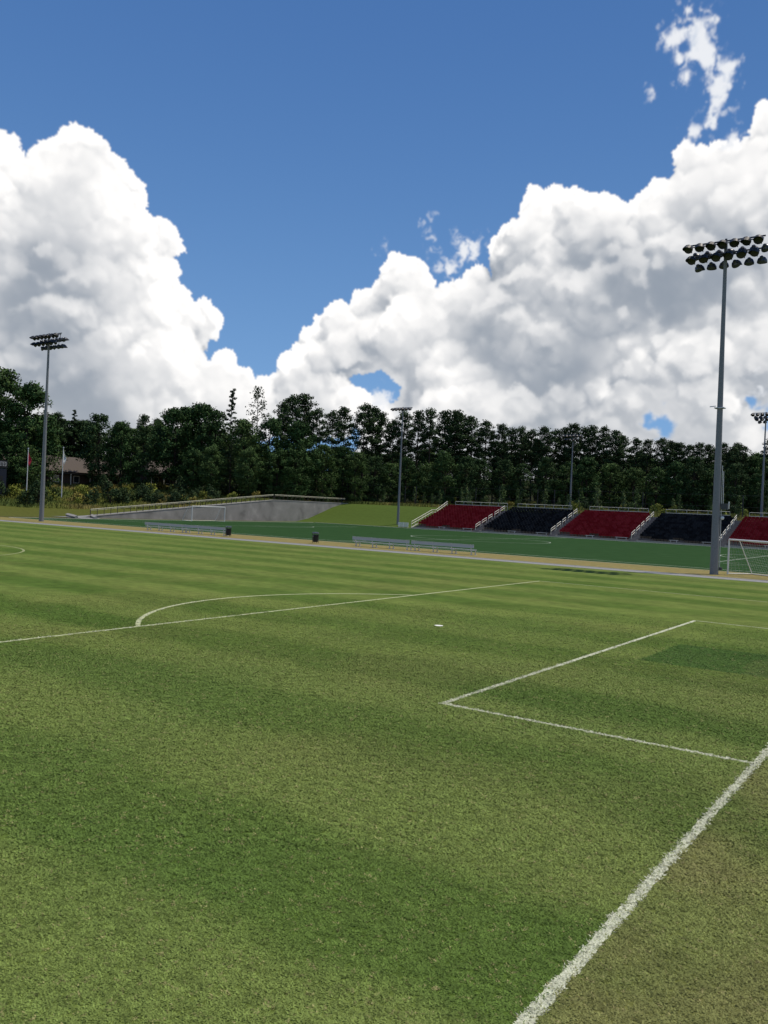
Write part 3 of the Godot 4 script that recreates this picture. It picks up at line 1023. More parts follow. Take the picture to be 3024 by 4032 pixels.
const TREES = [[66.6,151.3,21.9,"b"],[71.3,153.2,22.7,"b"],[75.2,155.5,17.0,"t"],[72.0,145.7,20.9,"b"],[75.9,145.5,13.8,"b"],[93.7,167.3,15.3,"p"],[97.4,167.1,16.2,"c"],[102.0,168.7,14.0,"b"],[88.9,146.1,15.6,"b"],[91.1,141.9,14.7,"b"],[96.0,140.5,13.9,"b"],[117.7,161.4,15.8,"b"],[100.7,136.4,18.3,"b"],[106.7,139.1,19.1,"b"],[106.1,134.1,19.9,"b"],[106.8,130.8,18.4,"b"],[110.4,130.0,23.6,"s"],[108.1,123.7,16.8,"b"],[117.3,128.5,25.2,"t"],[113.3,121.1,18.1,"b"],[118.0,121.8,21.7,"p"],[121.0,121.4,23.9,"p"],[125.8,121.9,24.8,"p"],[116.0,114.9,17.7,"b"],[124.7,117.0,21.3,"p"],[131.5,118.1,21.4,"p"],[136.3,118.3,22.7,"p"],[140.5,116.0,23.9,"p"],[145.0,116.7,23.5,"p"],[146.2,115.0,22.4,"p"],[149.6,113.5,20.7,"p"],[149.2,110.6,22.7,"p"],[152.9,108.5,23.2,"p"],[152.8,104.8,23.6,"p"],[157.8,104.2,23.5,"p"],[157.6,100.7,23.5,"p"],[161.9,101.2,23.1,"p"],[161.4,97.8,22.1,"p"],[164.6,96.1,21.2,"p"],[166.5,92.5,20.5,"p"],[171.1,92.1,19.9,"p"],[170.5,88.8,20.1,"p"],[173.4,87.3,19.5,"p"],[174.3,85.3,20.2,"p"],[177.4,83.1,19.7,"p"],[178.4,80.9,20.4,"p"],[177.4,77.9,21.2,"p"],[182.0,77.4,20.7,"p"],[181.0,74.3,20.8,"p"],[181.8,72.0,20.6,"p"],[181.1,68.2,19.5,"p"],[183.5,67.1,18.4,"p"],[186.2,65.3,18.1,"p"],[189.0,63.3,17.9,"p"],[188.1,59.4,18.2,"p"],[190.6,57.8,17.7,"p"],[191.1,55.9,17.3,"p"],[191.7,53.8,16.7,"p"],[192.3,51.5,17.3,"p"],[194.7,49.9,17.1,"p"],[193.5,46.4,17.3,"p"],[194.0,44.2,16.2,"p"],[196.4,42.5,16.8,"p"],[198.7,40.9,14.4,"b"],[199.2,38.5,14.1,"b"],[199.8,35.1,14.5,"b"],[129.9,113.5,13.2,"b"],[130.0,110.1,11.6,"b"],[152.1,94.0,11.8,"b"],[148.0,97.3,12.7,"b"],[155.5,92.1,11.4,"b"],[159.7,88.1,11.3,"b"],[161.6,84.2,10.5,"b"],[165.7,80.1,12.3,"b"],[167.6,75.6,11.0,"b"],[169.3,71.2,12.5,"b"],[173.1,66.8,11.0,"b"],[178.2,57.4,10.2,"b"],[179.3,53.5,11.9,"b"],[180.4,49.6,13.1,"b"],[184.4,41.3,11.7,"b"],[143.2,105.1,11.4,"b"],[145.6,101.3,9.9,"b"],[122.4,113.4,12.9,"b"],[112.5,112.9,12.0,"b"],[135.7,109.0,11.0,"b"],[139.5,107.0,9.6,"b"],[176.7,62.4,10.1,"b"],[183.3,46.1,11.1,"b"],[187.3,36.7,9.8,"b"],[100.9,125.3,10.9,"b"],[104.7,118.6,10.8,"b"],[110.0,115.8,10.8,"b"],[99.6,129.3,9.7,"b"],[67.3,143.9,11.3,"b"],[69.0,140.5,9.2,"b"],[103.5,122.7,11.1,"c"]]

const ORDER = ["first", "second", "third", "fourth", "fifth", "sixth", "seventh", "eighth", "ninth", "tenth", "eleventh", "twelfth", "thirteenth", "fourteenth", "fifteenth", "sixteenth"]

func seen_behind(x: float, z: float) -> String:
	# what stands in front of a place, looked at from the near end of the pitch
	var px := 848.0 * tan(atan2(x + 23.06, z + 2.45) - 0.9723) + 384.0
	for a in [[16.0, "at the far left behind the scoreboard"], [45.0, "behind the left light pole"], [100.0, "near the broad-roofed house"], [172.0, "right of the broad-roofed house"], [262.0, "behind the sloping part of the retaining wall"], [350.0, "behind the level right part of the retaining wall"], [412.0, "behind the grass bank left of the stand"], [503.0, "behind the leftmost red block"], [580.0, "behind the left black block"], [655.0, "behind the middle red block"], [733.0, "behind the right black block"]]:
		if px < a[0]:
			return a[1]
	return "behind the rightmost red block"

func name_in_order(list: Array, category: String, group: String):
	list.sort_custom(func(a, b): return atan2(a[2] + 23.06, a[3] + 2.45) < atan2(b[2] + 23.06, b[3] + 2.45))
	var seen := {}
	for e in list:
		var key: String = e[1] + " " + seen_behind(e[2], e[3])
		var n: int = seen.get(key, 0)
		seen[key] = n + 1
		meta(e[0], "%s from the left, %s %s" % [ORDER[n], e[1], seen_behind(e[2], e[3])], category, group)

func make_woods():
	var pines := []
	for k in 5:
		pines.append(make_pine(100 + k, "pine_tree", [0.50, 0.56, 0.44, 0.60, 0.52][k], [30, 27, 34, 26, 30][k], [3.8, 3.5, 4.1, 3.7, 3.4][k], 54))
	var broads := []
	for k in 5:
		broads.append(make_broad(200 + k, "broadleaf_tree", [0.05, 0.09, 0.04, 0.12, 0.06][k], [4.5, 4.1, 4.9, 3.8, 4.4][k], [Color(0.044, 0.088, 0.026), Color(0.036, 0.078, 0.024), Color(0.052, 0.096, 0.027), Color(0.062, 0.112, 0.034), Color(0.038, 0.076, 0.026)][k], M.leaf))
	var thin := make_pine(300, "sparse_pine_tree", 0.60, 17, 2.6, 20, true)
	var spire := make_spire(301, "spruce_tree", 0.25, 2.7)
	var cedar := make_spire(302, "cedar_tree", 0.12, 2.9)
	var front := []
	for t in TREES:
		var x: float = t[0]
		var z: float = t[1]
		var h: float = t[2]
		var k: String = t[3]
		var turn := rng.randf() * TAU
		var at := on_ground(x, z)
		var wide := rng.randf_range(0.92, 1.15)
		var o: Node3D
		match k:
			"p":
				var s := h / 24.0
				o = copy(pines[rng.randi() % 5], "", at, turn, Vector3(maxf(s, 0.72) * wide, s, maxf(s, 0.72) * wide))
				front.append([o, "tall dark pine", x, z])
			"b":
				var s := h / 18.0
				o = copy(broads[rng.randi() % 5], "", at, turn, Vector3(maxf(s, 0.7) * wide, s, maxf(s, 0.7) * wide))
				if h > 13.0:
					front.append([o, "tall broadleaf tree", x, z])
				else:
					front.append([o, "lower broadleaf tree", x, z])
			"s":
				o = copy(spire, "tall pointed spruce rising above the trees behind the retaining wall", at, turn, Vector3(1, h / 24.0, 1))
			"c":
				var s := h / 24.0
				if x < 100.0:
					o = copy(cedar, "narrow dark cedar standing behind the left light pole", at, turn, Vector3(0.9, s, 0.9))
				else:
					o = copy(cedar, "narrow dark cedar in front of the tall pointed spruce", at, turn, Vector3(0.8, s, 0.8))
			"t":
				if x < 100.0:
					o = copy(thin, "thin half-bare tree between the tall trees at the left end", at, turn, Vector3(0.9, h / 24.0, 0.9))
				else:
					o = copy(thin, "thin sparse pine with airy top rising right of the pointed spruce", at, turn, Vector3(1, h / 24.0, 1))
	name_in_order(front, "tree", "front trees of the wood")
	# rows farther in
	var edge := [Vector2(48, 168), Vector2(82, 172), Vector2(112, 158), Vector2(140, 142), Vector2(166, 118), Vector2(184, 92), Vector2(197, 62), Vector2(204, 32), Vector2(206, 14)]
	for k in 165:
		var f := (k + rng.randf()) / 165.0 * (edge.size() - 1)
		var a: Vector2 = edge[int(f)]
		var b: Vector2 = edge[mini(int(f) + 1, edge.size() - 1)]
		var p := a.lerp(b, f - int(f))
		var n := (b - a).orthogonal().normalized()
		if n.dot(p - Vector2(60, 60)) < 0.0:
			n = -n
		p += n * rng.randf_range(0.0, 26.0)
		var left := p.x < 120.0
		if rng.randf() < 0.75:
			var s := rng.randf_range(11.0, 15.0) / 18.0
			var o := copy(broads[rng.randi() % 5], "", on_ground(p.x, p.y), rng.randf() * TAU, Vector3(s * 1.45, s, s * 1.45))
			meta(o, "broadleaf tree deep in the wood, " + seen_behind(p.x, p.y), "tree", "broadleaf trees deep in the wood")
		else:
			var s := rng.randf_range(13.5, 16.0) / 24.0 if left else rng.randf_range(15.0, 19.5) / 24.0
			var o := copy(pines[rng.randi() % 5], "", on_ground(p.x, p.y), rng.randf() * TAU, Vector3(s * 1.1, s, s * 1.1))
			meta(o, "pine deep in the wood, " + seen_behind(p.x, p.y), "tree", "pines deep in the wood")
	# young trees on the bank behind the stands
	var saps := [make_sapling(400, "sapling", Color(0.10, 0.15, 0.055)), make_sapling(401, "sapling", Color(0.075, 0.125, 0.04)), make_sapling(402, "sapling", Color(0.055, 0.095, 0.03))]
	var young := []
	for k in 34:
		var z := 112.0 - k * 3.05 + rng.randf_range(-1.2, 1.2)
		var x := rng.randf_range(129.0, 141.0)
		var s := rng.randf_range(0.65, 1.35)
		var o := copy(saps[rng.randi() % 3], "", on_ground(x, z), rng.randf() * TAU, Vector3(s, s, s))
		young.append([o, "slim young tree", x, z])
	name_in_order(young, "sapling", "saplings on the bank")
	# bushes on the slope behind the wall and round the flagpoles
	var sh := [make_shrub(500, "shrub", Color(0.19, 0.22, 0.042), M.brush, 1.5), make_shrub(501, "shrub", Color(0.050, 0.080, 0.024), M.leaf, 2.0), make_shrub(502, "shrub", Color(0.030, 0.056, 0.022), M.leaf, 2.4), make_shrub(503, "shrub", Color(0.22, 0.20, 0.05), M.brush, 1.3)]
	for k in 120:
		var x := rng.randf_range(46.0, 128.0)
		var depth := rng.randf()
		var z := 115.5 + depth * depth * 26.0
		if x < 62.0:
			z += 8.0
		if x < 82.0:
			z += 14.0 * clampf((82.0 - x) / 14.0, 0.0, 1.0)
		var kind: int = [0, 1, 2, 2, 1, 3, 0][rng.randi() % 7]
		var s := rng.randf_range(0.7, 1.35) * (1.35 if kind == 2 else 1.0)
		var o := copy(sh[kind], "", on_ground(x, z), rng.randf() * TAU, Vector3(s, s, s))
		meta(o, ["yellow-green", "mid green", "dark green", "straw-coloured"][kind] + " bush on the overgrown slope " + seen_behind(x, z), "shrub", ["yellow-green bushes", "mid green bushes", "dark green bushes", "straw-coloured bushes"][kind] + " behind the wall")
	for k in 60:
		var z := 116.0 - k * 2.3
		var x := rng.randf_range(140.0, 166.0)
		var kind: int = [0, 1, 3, 2][rng.randi() % 4]
		var s := rng.randf_range(0.6, 1.2)
		var o := copy(sh[kind], "", on_ground(x, z), rng.randf() * TAU, Vector3(s, s, s))
		meta(o, ["yellow-green", "mid green", "dark green", "straw-coloured"][kind] + " bush below the wood " + seen_behind(x, z), "shrub", ["yellow-green bushes", "mid green bushes", "dark green bushes", "straw-coloured bushes"][kind] + " above the stands")
	for k in 3:
		var at := [F(66.2, -0.05, 130.0), F(69.2, -0.05, 130.5), F(72.6, -0.05, 129.5)]
		var o := copy(sh[2], "", at[k], k * 1.7, Vector3.ONE * 0.34)
		meta(o, ["small round dark bush right of the flagpole with the red flag", "small round dark bush between the two flagpoles", "small round dark bush right of the flagpole with the white flag"][k], "shrub")
	for o in pines + broads + saps + sh + [thin, spire, cedar]:
		o.free()

func make_weeds():
	var r := RandomNumberGenerator.new()
	r.seed = 88
	var st := mb()
	for k in 12:
		var a := r.randf() * TAU
		var c := Vector3(cos(a), 0, sin(a)) * r.randf_range(0.0, 0.25)
		var d := Vector3(cos(a + r.randf_range(-1, 1)), 0, sin(a + r.randf_range(-1, 1)))
		var side := d.cross(Vector3.UP) * r.randf_range(0.03, 0.07)
		var tip := c + d * r.randf_range(0.1, 0.4) + Vector3.UP * r.randf_range(0.25, 0.6)
		var tone := r.randf_range(0.7, 1.3)
		for p in [c - side, c + side, tip]:
			st.set_color(Color(tone, tone, tone))
			st.set_normal((Vector3.UP * 0.6 + d).normalized())
			st.add_vertex(p)
	var mm := MultiMesh.new()
	mm.transform_format = MultiMesh.TRANSFORM_3D
	mm.use_colors = true
	mm.mesh = st.commit()
	var buf := PackedFloat32Array()
	var n := 0
	for i in 60000:
		var x: float
		var z: float
		if i % 2 == 0:
			x = r.randf_range(46.0, 132.0)
			z = 113.6 + pow(r.randf(), 1.3) * 40.0
			if x < 80.0 and z < 113.6 + (80.0 - x) * 0.75:
				continue
		else:
			x = 127.5 + pow(r.randf(), 1.2) * 36.0
			z = r.randf_range(-20.0, 114.0)
		var nd := noise_dry.get_noise_2d(x * 0.6, z * 0.6)
		var c := Color(0.165, 0.19, 0.042).lerp(Color(0.23, 0.205, 0.065), smoothstep(0.0, 0.4, nd)).lerp(Color(0.10, 0.14, 0.034), smoothstep(0.0, 0.35, -nd))
		var t := r.randf_range(0.75, 1.25)
		var s := r.randf_range(0.6, 1.2)
		var a := r.randf() * TAU
		buf.append_array(PackedFloat32Array([cos(a) * s, 0.0, sin(a) * s, x, 0.0, s, 0.0, height(x, z) - 0.07, -sin(a) * s, 0.0, cos(a) * s, -z, c.r * t, c.g * t, c.b * t, 1.0]))
		n += 1
	mm.instance_count = n
	mm.buffer = buf
	var o := MultiMeshInstance3D.new()
	o.name = "weeds"
	o.multimesh = mm
	o.material_override = M.brush
	add_child(o)
	meta(o, "tall yellow-green weeds on the banks below the wood", "weeds")
	o.set_meta("kind", "stuff")

# ---------------------------------------------------------------- stands
func seat_mesh() -> Mesh:
	var st := mb()
	bx(st, Vector3(-0.06, 0.43, 0), Vector3(0.42, 0.05, 0.52))
	# back with rounded upper corners, leaning away from the pitch
	var prof := [Vector2(-0.262, 0.44), Vector2(0.262, 0.44), Vector2(0.262, 0.75), Vector2(0.20, 0.815), Vector2(-0.20, 0.815), Vector2(-0.262, 0.75)]
	var f := []
	var b := []
	for p in prof:
		f.append(Vector3(0.14 + (p.y - 0.44) * 0.2, p.y, p.x))
		b.append(Vector3(0.19 + (p.y - 0.44) * 0.2, p.y, p.x))
	for i in range(1, 5):
		tri(st, f[0], f[i], f[i + 1])
		tri(st, b[0], b[i + 1], b[i])
	for i in 6:
		var j := (i + 1) % 6
		quad(st, f[j], f[i], b[i], b[j])
	bx(st, Vector3(0.06, 0.21, 0), Vector3(0.06, 0.42, 0.05))
	return st.commit()

const ROWS := 14
const TREAD := 0.9
const RISE := 0.29
const STAND_X := 110.0

func tread_y(r: int) -> float:
	return 0.22 + r * RISE

func make_stands():
	var seat := seat_mesh()
	var cols := ["red", "black", "red", "black", "red"]
	var spans := [[69.3, 81.7], [55.0, 67.9], [41.35, 53.6], [28.05, 39.95], [14.0, 26.65]]
	var words := ["dark red seating block at the far left end of the stand", "black seating block between the two left red blocks", "dark red seating block in the middle of the stand", "black seating block behind the tall right light pole", "dark red seating block behind the goal at the right edge"]
	for i in 5:
		var z0: float = spans[i][0]
		var z1: float = spans[i][1]
		var wide := z1 - z0
		var t := thing("seating_block", words[i], "stand", F(STAND_X, 0, (z0 + z1) * 0.5), 0.0, "seating blocks of the stand")
		var step_mat: Material = M.tread
		for r in ROWS:
			var st := mb()
			bx(st, Vector3(TREAD * 0.5, (tread_y(r) - 0.06) * 0.5, 0), Vector3(TREAD, tread_y(r) + 0.06, wide))
			part("step", st, step_mat, t, Vector3(r * TREAD + 0.25, 0, 0))
		var base := mb()
		bx(base, Vector3(0.1, 0.10, 0), Vector3(0.26, 0.32, wide))
		part("front_kerb", base, M.concrete, t)
		var tones: Array = M.red_tones if cols[i] == "red" else M.black_tones
		var n := 22
		for r in ROWS:
			for k in n:
				if r == 0 and (k in [9, 10, 11] or k >= 18):
					continue
				if r == ROWS - 1 and k == 0:
					continue
				var o := part("seat", seat, tones[rng.randi() % 3], t, Vector3(r * TREAD + 0.25 + 0.55, tread_y(r), wide * 0.5 - (wide / n) * (k + 0.5)))
				o.rotation.y = 0.0
		# pale benches in the two gaps of the front row
		for g in [[9, 11], [18, 21]]:
			var st := mb()
			var a: float = -wide * 0.5 + (wide / n) * g[0] + 0.15
			var b: float = -wide * 0.5 + (wide / n) * (g[1] + 1) - 0.15
			bx(st, Vector3(0.5, 0.55, (a + b) * 0.5), Vector3(0.3, 0.06, b - a))
			for q in [a + 0.2, b - 0.2]:
				bx(st, Vector3(0.5, 0.37, q), Vector3(0.08, 0.3, 0.08))
			part("bench", st, M.alu, t)
	# stairs between the blocks
	var aisles := [68.6, 54.3, 40.65, 27.35]
	var sw := ["first grey stairway from the left, between red and black blocks", "second grey stairway from the left, right of the left black block", "third grey stairway from the left, between the middle red and right black blocks", "rightmost grey stairway, just right of the tall light pole"]
	var widths := [[67.9, 69.3], [53.6, 55.0], [39.95, 41.35], [26.65, 28.05]]
	for i in 4:
		var w: float = widths[i][1] - widths[i][0] - 0.02
		var t := thing("stairway", sw[i], "stairs", F(STAND_X, 0, aisles[i]), 0.0, "stairways of the stand")
		t.position.z = -(widths[i][0] + widths[i][1]) * 0.5
		for r in ROWS * 2:
			var y := 0.16 + r * RISE * 0.5
			var st := mb()
			bx(st, Vector3(TREAD * 0.25, y * 0.5 - 0.03, 0), Vector3(TREAD * 0.5, y + 0.06, w))
			part("step", st, M.aisle, t, Vector3(r * TREAD * 0.5, 0, 0))
		for k in 5:
			var r0: float = [0.6, 3.2, 5.9, 8.6, 11.2][k]
			var r1: float = r0 + (1.9 if k != 2 else 1.6)
			var st := mb()
			var a := Vector3(r0 * TREAD, 0.2 + r0 * RISE, -0.25)
			var b := Vector3(r1 * TREAD, 0.2 + r1 * RISE, -0.25)
			for h in [0.55, 0.95]:
				tube(st, a + Vector3.UP * h, b + Vector3.UP * h, 0.045, 0.045, 6)
			tube(st, a, a + Vector3.UP * 0.95, 0.04, 0.04, 6)
			tube(st, b, b + Vector3.UP * 0.95, 0.04, 0.04, 6)
			part("handrail", st, M.white_rail, t)
	# end stair railing at the left end, with a landing half way
	var t := thing("stair_railing", "cream double railing climbing the left end of the stand", "railing", F(STAND_X, 0, 82.0))
	var path := [Vector3(0.0, 0.2, 0), Vector3(7.2, 2.55, 0), Vector3(8.6, 2.55, 0), Vector3(12.9, 4.35, 0)]
	for h in [0.6, 1.05]:
		var st := mb()
		for k in 3:
			tube(st, path[k] + Vector3.UP * h, path[k + 1] + Vector3.UP * h, 0.05, 0.05, 6)
		part("rail", st, M.white_rail, t)
	for k in 3:
		var n: int = [6, 1, 4][k]
		for j in n + (1 if k == 2 else 0):
			var p: Vector3 = path[k].lerp(path[k + 1], float(j) / n)
			var st := mb()
			tube(st, Vector3.ZERO, Vector3.UP * 1.05, 0.035, 0.035, 6)
			part("post", st, M.white_rail, t, p)
	var stg := mb()
	for k in 3:
		var d: Vector3 = path[k + 1] - path[k]
		bx(stg, (path[k] + path[k + 1]) * 0.5 + Vector3(0, -0.06, 0), Vector3(0.16, d.length(), 0.10), frame_stringer(d))
	part("stringer", stg, M.white_rail, t)
	# thin guard rails along the top
	var rails := [[81.0, 69.6], [67.4, 56.6], [53.2, 42.6], [39.6, 29.2], [26.2, 14.0]]
	var rw := ["thin guard rail above the leftmost red block", "thin guard rail above the left black block", "thin guard rail above the middle red block", "thin guard rail above the right black block", "thin guard rail above the rightmost red block"]
	for i in 5:
		var g := thing("guard_rail", rw[i], "railing", F(124.4, 4.0, (rails[i][0] + rails[i][1]) * 0.5), 0.0, "guard rails above the stand")
		var L: float = rails[i][0] - rails[i][1]
		for h in [0.85, 1.45]:
			var st := mb()
			tube(st, Vector3(0, h, -L * 0.5), Vector3(0, h, L * 0.5), 0.035, 0.035, 6)
			part("rail", st, M.white_rail if h > 1.0 else M.alu, g)
		for k in 7:
			var st := mb()
			tube(st, Vector3(0, -0.6, 0), Vector3(0, 1.45, 0), 0.03, 0.03, 6)
			part("post", st, M.alu, g, Vector3(0, 0, lerpf(-L * 0.5, L * 0.5, k / 6.0)))
	var br := thing("white_barrier", "low white slatted barrier beside the left end of the stand", "barrier", F(110.6, 0, 84.2), 0.0)
	for k in 4:
		var st := mb()
		bx(st, Vector3(0, 0.25 + k * 0.22, 0), Vector3(0.06, 0.16, 2.3))
		part("slat", st, M.white, br)
	for q in [-1.0, 0.0, 1.0]:
		var st := mb()
		bx(st, Vector3(0.08, 0.5, q), Vector3(0.1, 1.0, 0.08))
		bx(st, Vector3(0.08, 0.03, q), Vector3(0.5, 0.06, 0.12))
		part("leg", st, M.white, br)

func frame_stringer(d: Vector3) -> Basis:
	var y := d.normalized()
	var z := Vector3(0, 0, 1)
	return Basis(y.cross(z), y, z)

# ---------------------------------------------------------------- floodlights
func lamp_meshes() -> Array:
	var shell := mb()
	lathe(shell, [[0.02, -0.46], [0.13, -0.45], [0.17, -0.34], [0.30, -0.24], [0.37, -0.08], [0.385, 0.02], [0.36, 0.02]], 14)
	var glass := mb()
	lathe(glass, [[0.36, -0.005], [0.2, 0.035], [0.001, 0.045]], 14)
	var visor := mb()
	for k in 9:
		var a0 := lerpf(-1.75, 1.75, k / 9.0)
		var a1 := lerpf(-1.75, 1.75, (k + 1) / 9.0)
		var d0 := Vector3(sin(a0), 0, cos(a0))
		var d1 := Vector3(sin(a1), 0, cos(a1))
		var e0 := 0.50 * maxf(cos(a0 * 0.8), 0.1)
		var e1 := 0.50 * maxf(cos(a1 * 0.8), 0.1)
		for s in [0.39, 0.372]:
			var A: Vector3 = d0 * s
			var B: Vector3 = d1 * s
			var C: Vector3 = d1 * s * 0.97 + Vector3(0, e1, 0)
			var D: Vector3 = d0 * s * 0.97 + Vector3(0, e0, 0)
			if s > 0.38:
				quad(visor, A, B, C, D)
			else:
				quad(visor, A, D, C, B)
	return [shell.commit(), glass.commit(), visor.commit()]

func make_pole(label: String, at: Vector3, h: float, r0: float, both: bool, upper: int, lower: int, turn: float, extras: bool) -> Node3D:
	var t := thing("light_pole", label, "light pole", at, turn, "floodlight poles")
	var st := mb()
	var seg := [[r0 * 1.04, -0.1], [r0, 0.4], [r0 * 0.80, h * 0.33], [r0 * 0.79, h * 0.33 + 0.02], [r0 * 0.56, h * 0.68], [r0 * 0.55, h * 0.68 + 0.02], [r0 * 0.40, h], [0.0, h + 0.02]]
	lathe(st, seg, 12)
	part("pole", st, M.steel, t)
	var lm := lamp_meshes()
	var rows := [[h - 0.25, upper, 0.77], [h - 1.08, lower, 0.83]]
	for row in rows:
		var y: float = row[0]
		var n: int = row[1]
		var gap: float = row[2]
		if n == 0:
			continue
		var half := (n - 1) * gap * 0.5
		st = mb()
		bx(st, Vector3(0, y + 0.5, 0), Vector3(0.09, 0.09, half * 2.0 + 0.5))
		bx(st, Vector3(0, y + 0.36, 0), Vector3(0.06, 0.06, half * 2.0 + 0.3))
		for k in n:
			bx(st, Vector3(0, y + 0.22, -half + k * gap), Vector3(0.05, 0.5, 0.05))
		part("crossarm", st, M.dark_steel, t)
		for k in n:
			for side in ([-1, 1] if both else [-1]):
				# the mouth points out and down, the hood is on top
				var down: float = 0.62 + 0.12 * sin(k * 1.7)
				var swing: float = 0.34 * sin(k * 2.3 + side)
				var aim := Vector3(side * cos(down), -sin(down), swing * 0.6).normalized()
				var up := (Vector3.UP - aim * aim.y).normalized()
				var b := Basis(aim.cross(up), aim, up)
				var p := Vector3(side * 0.55, y + 0.12 - (0.36 if side > 0 else 0.0), -half + k * gap + (0.20 if side > 0 else -0.10))
				var o := part("lamp", lm[0], M.lamp_shell, t, p)
				o.basis = b.scaled_local(Vector3.ONE * 0.86)
				part("glass", lm[1], M.lamp_glass, o)
				part("visor", lm[2], M.visor, o)
	st = mb()
	tube(st, Vector3(0, h - 2.4, 0), Vector3(0, h + 0.4, 0), 0.10, 0.08, 8)
	part("head_mast", st, M.dark_steel, t)
	if extras:
		var side := Vector3(0.25, 0, 1.0).normalized()
		st = mb()
		tube(st, side * (r0 + 0.05) + Vector3(0, 0.3, 0), side * (r0 * 0.86 + 0.05) + Vector3(0, 7.6, 0), 0.028, 0.028, 6)
		tube(st, side * (r0 + 0.12) + Vector3(0.1, 4.6, 0), side * (r0 * 0.86 + 0.12) + Vector3(0.1, 7.2, 0), 0.028, 0.028, 6)
		part("conduit", st, M.alu, t)
		st = mb()
		bx(st, side * (r0 + 0.25) + Vector3(0, 4.75, 0), Vector3(0.3, 0.42, 0.42))
		part("cabinet", st, M.dark_steel, t)
		st = mb()
		bx(st, side * (r0 + 0.52) + Vector3(0, 4.85, 0), Vector3(0.03, 0.5, 0.07))
		part("sign_plate", st, M.white, t)
		st = mb()
		lathe(st, [[0.02, 0.0], [0.10, 0.03], [0.125, 0.10], [0.11, 0.16], [0.02, 0.20]], 12, Transform3D(Basis(Vector3(0, 0, 1), PI / 2.0), side * (r0 + 0.16) + Vector3(-0.05, 3.95, 0)))
		part("horn", st, M.white, t)
		st = mb()
		bx(st, side * (r0 + 0.12) + Vector3(0, 0.42, 0), Vector3(0.18, 0.2, 0.2))
		part("junction_box", st, M.dark_steel, t)
		st = mb()
		bx(st, Vector3(0, 11.6, 0), Vector3(r0 * 2.0, 0.06, r0 * 2.3))
		tube(st, Vector3(-0.4, 11.7, -0.2), Vector3(-0.75, 11.62, -0.5), 0.03, 0.03, 5)
		part("bracket", st, M.alu, t)
	return t

func make_poles():
	make_pole("tall grey floodlight pole at the right beside the goal", F(38.8, 0.0, 11.7), 23.0, 0.29, true, 7, 6, 0.0, true).rotation.x = -0.0095
	make_pole("grey floodlight pole at the far left, in front of the flagpoles", F(40.16, 0.0, 92.2), 23.0, 0.29, true, 7, 6, 0.0, false)
	make_pole("distant slim floodlight pole left of the leftmost red block", F(113.0, 0.05, 87.0), 22.6, 0.26, false, 6, 0, 0.0, false)
	make_pole("distant slim floodlight pole behind the left black and middle red blocks", F(150.0, 4.6, 67.3), 16.2, 0.24, false, 6, 4, 0.0, false)
	make_pole("floodlight pole cut by the right edge of the view, behind the rightmost red block", F(134.3, 4.2, 26.2), 18.4, 0.24, true, 6, 4, 0.0, false)

# ---------------------------------------------------------------- field furniture
func make_benches():
	var o := Node3D.new()
	o.set_meta("kind_name", "team_bench")
	o.set_meta("category", "bench")
	o.set_meta("group", "team benches along the path")
	var L := 6.15
	var st := mb()
	bx(st, Vector3(-0.22, 0.72, 0), Vector3(0.035, 0.27, L))
	bx(st, Vector3(-0.24, 0.86, 0), Vector3(0.05, 0.03, L))
	part("backrest", st, M.alu_back, o)
	st = mb()
	bx(st, Vector3(0.05, 0.43, 0), Vector3(0.28, 0.045, L + 0.15))
	part("seat", st, M.alu, o)
	for k in 4:
		var z := lerpf(-L * 0.5 + 0.3, L * 0.5 - 0.3, k / 3.0)
		st = mb()
		tube(st, Vector3(-0.05, 0.02, z), Vector3(-0.05, 0.42, z), 0.05, 0.05, 8)
		tube(st, Vector3(-0.10, 0.40, z), Vector3(-0.25, 0.88, z), 0.03, 0.03, 6)
		tube(st, Vector3(0.15, 0.02, z + 0.28), Vector3(0.12, 0.42, z + 0.28), 0.05, 0.05, 8)
		bx(st, Vector3(0.03, 0.39, z + 0.1), Vector3(0.34, 0.04, 0.42))
		bx(st, Vector3(-0.05, 0.015, z), Vector3(0.36, 0.03, 0.12))
		bx(st, Vector3(0.15, 0.015, z + 0.28), Vector3(0.36, 0.03, 0.12))
		part("leg", st, M.alu, o)
	var spots := [[68.87, "farthest of the long silver benches, at the left of its pair"], [62.72, "long silver bench ending at the left litter bin"], [40.4, "long silver bench at the left of the nearer pair"], [34.03, "nearest long silver bench, at the right of the nearer pair"]]
	for s in spots:
		copy(o, s[1], F(39.6, 0.0, s[0]), 0.0)
	o.free()
	# bins
	o = Node3D.new()
	o.set_meta("kind_name", "litter_bin")
	o.set_meta("category", "litter bin")
	o.set_meta("group", "black litter bins beside the path")
	st = mb()
	lathe(st, [[0.0, 0.12], [0.235, 0.12], [0.26, 0.78], [0.24, 0.80], [0.0, 0.80]], 18)
	part("body", st, M.black, o)
	for k in 4:
		var a := PI / 4.0 + k * PI / 2.0
		st = mb()
		tube(st, Vector3(cos(a) * 0.3, 0.0, sin(a) * 0.3), Vector3(cos(a) * 0.3, 1.0, sin(a) * 0.3), 0.022, 0.022, 6)
		part("post", st, M.black_metal, o)
	st = mb()
	lathe(st, [[0.0, 1.06], [0.22, 1.04], [0.34, 0.98], [0.35, 0.90], [0.32, 0.90]], 18)
	part("lid", st, plain(lin(0.06, 0.065, 0.062), 0.25, 0.0, 0.6), o)
	st = mb()
	bx(st, Vector3(-0.262, 0.66, 0.03), Vector3(0.012, 0.12, 0.12))
	part("sticker", st, M.sign_grey, o)
	copy(o, "black litter bin touching the end of the left pair of benches", F(39.1, 0.0, 58.9), -0.5)
	copy(o, "black litter bin standing alone between the two pairs of benches", F(39.0, 0.0, 47.5), -0.5)
	o.free()

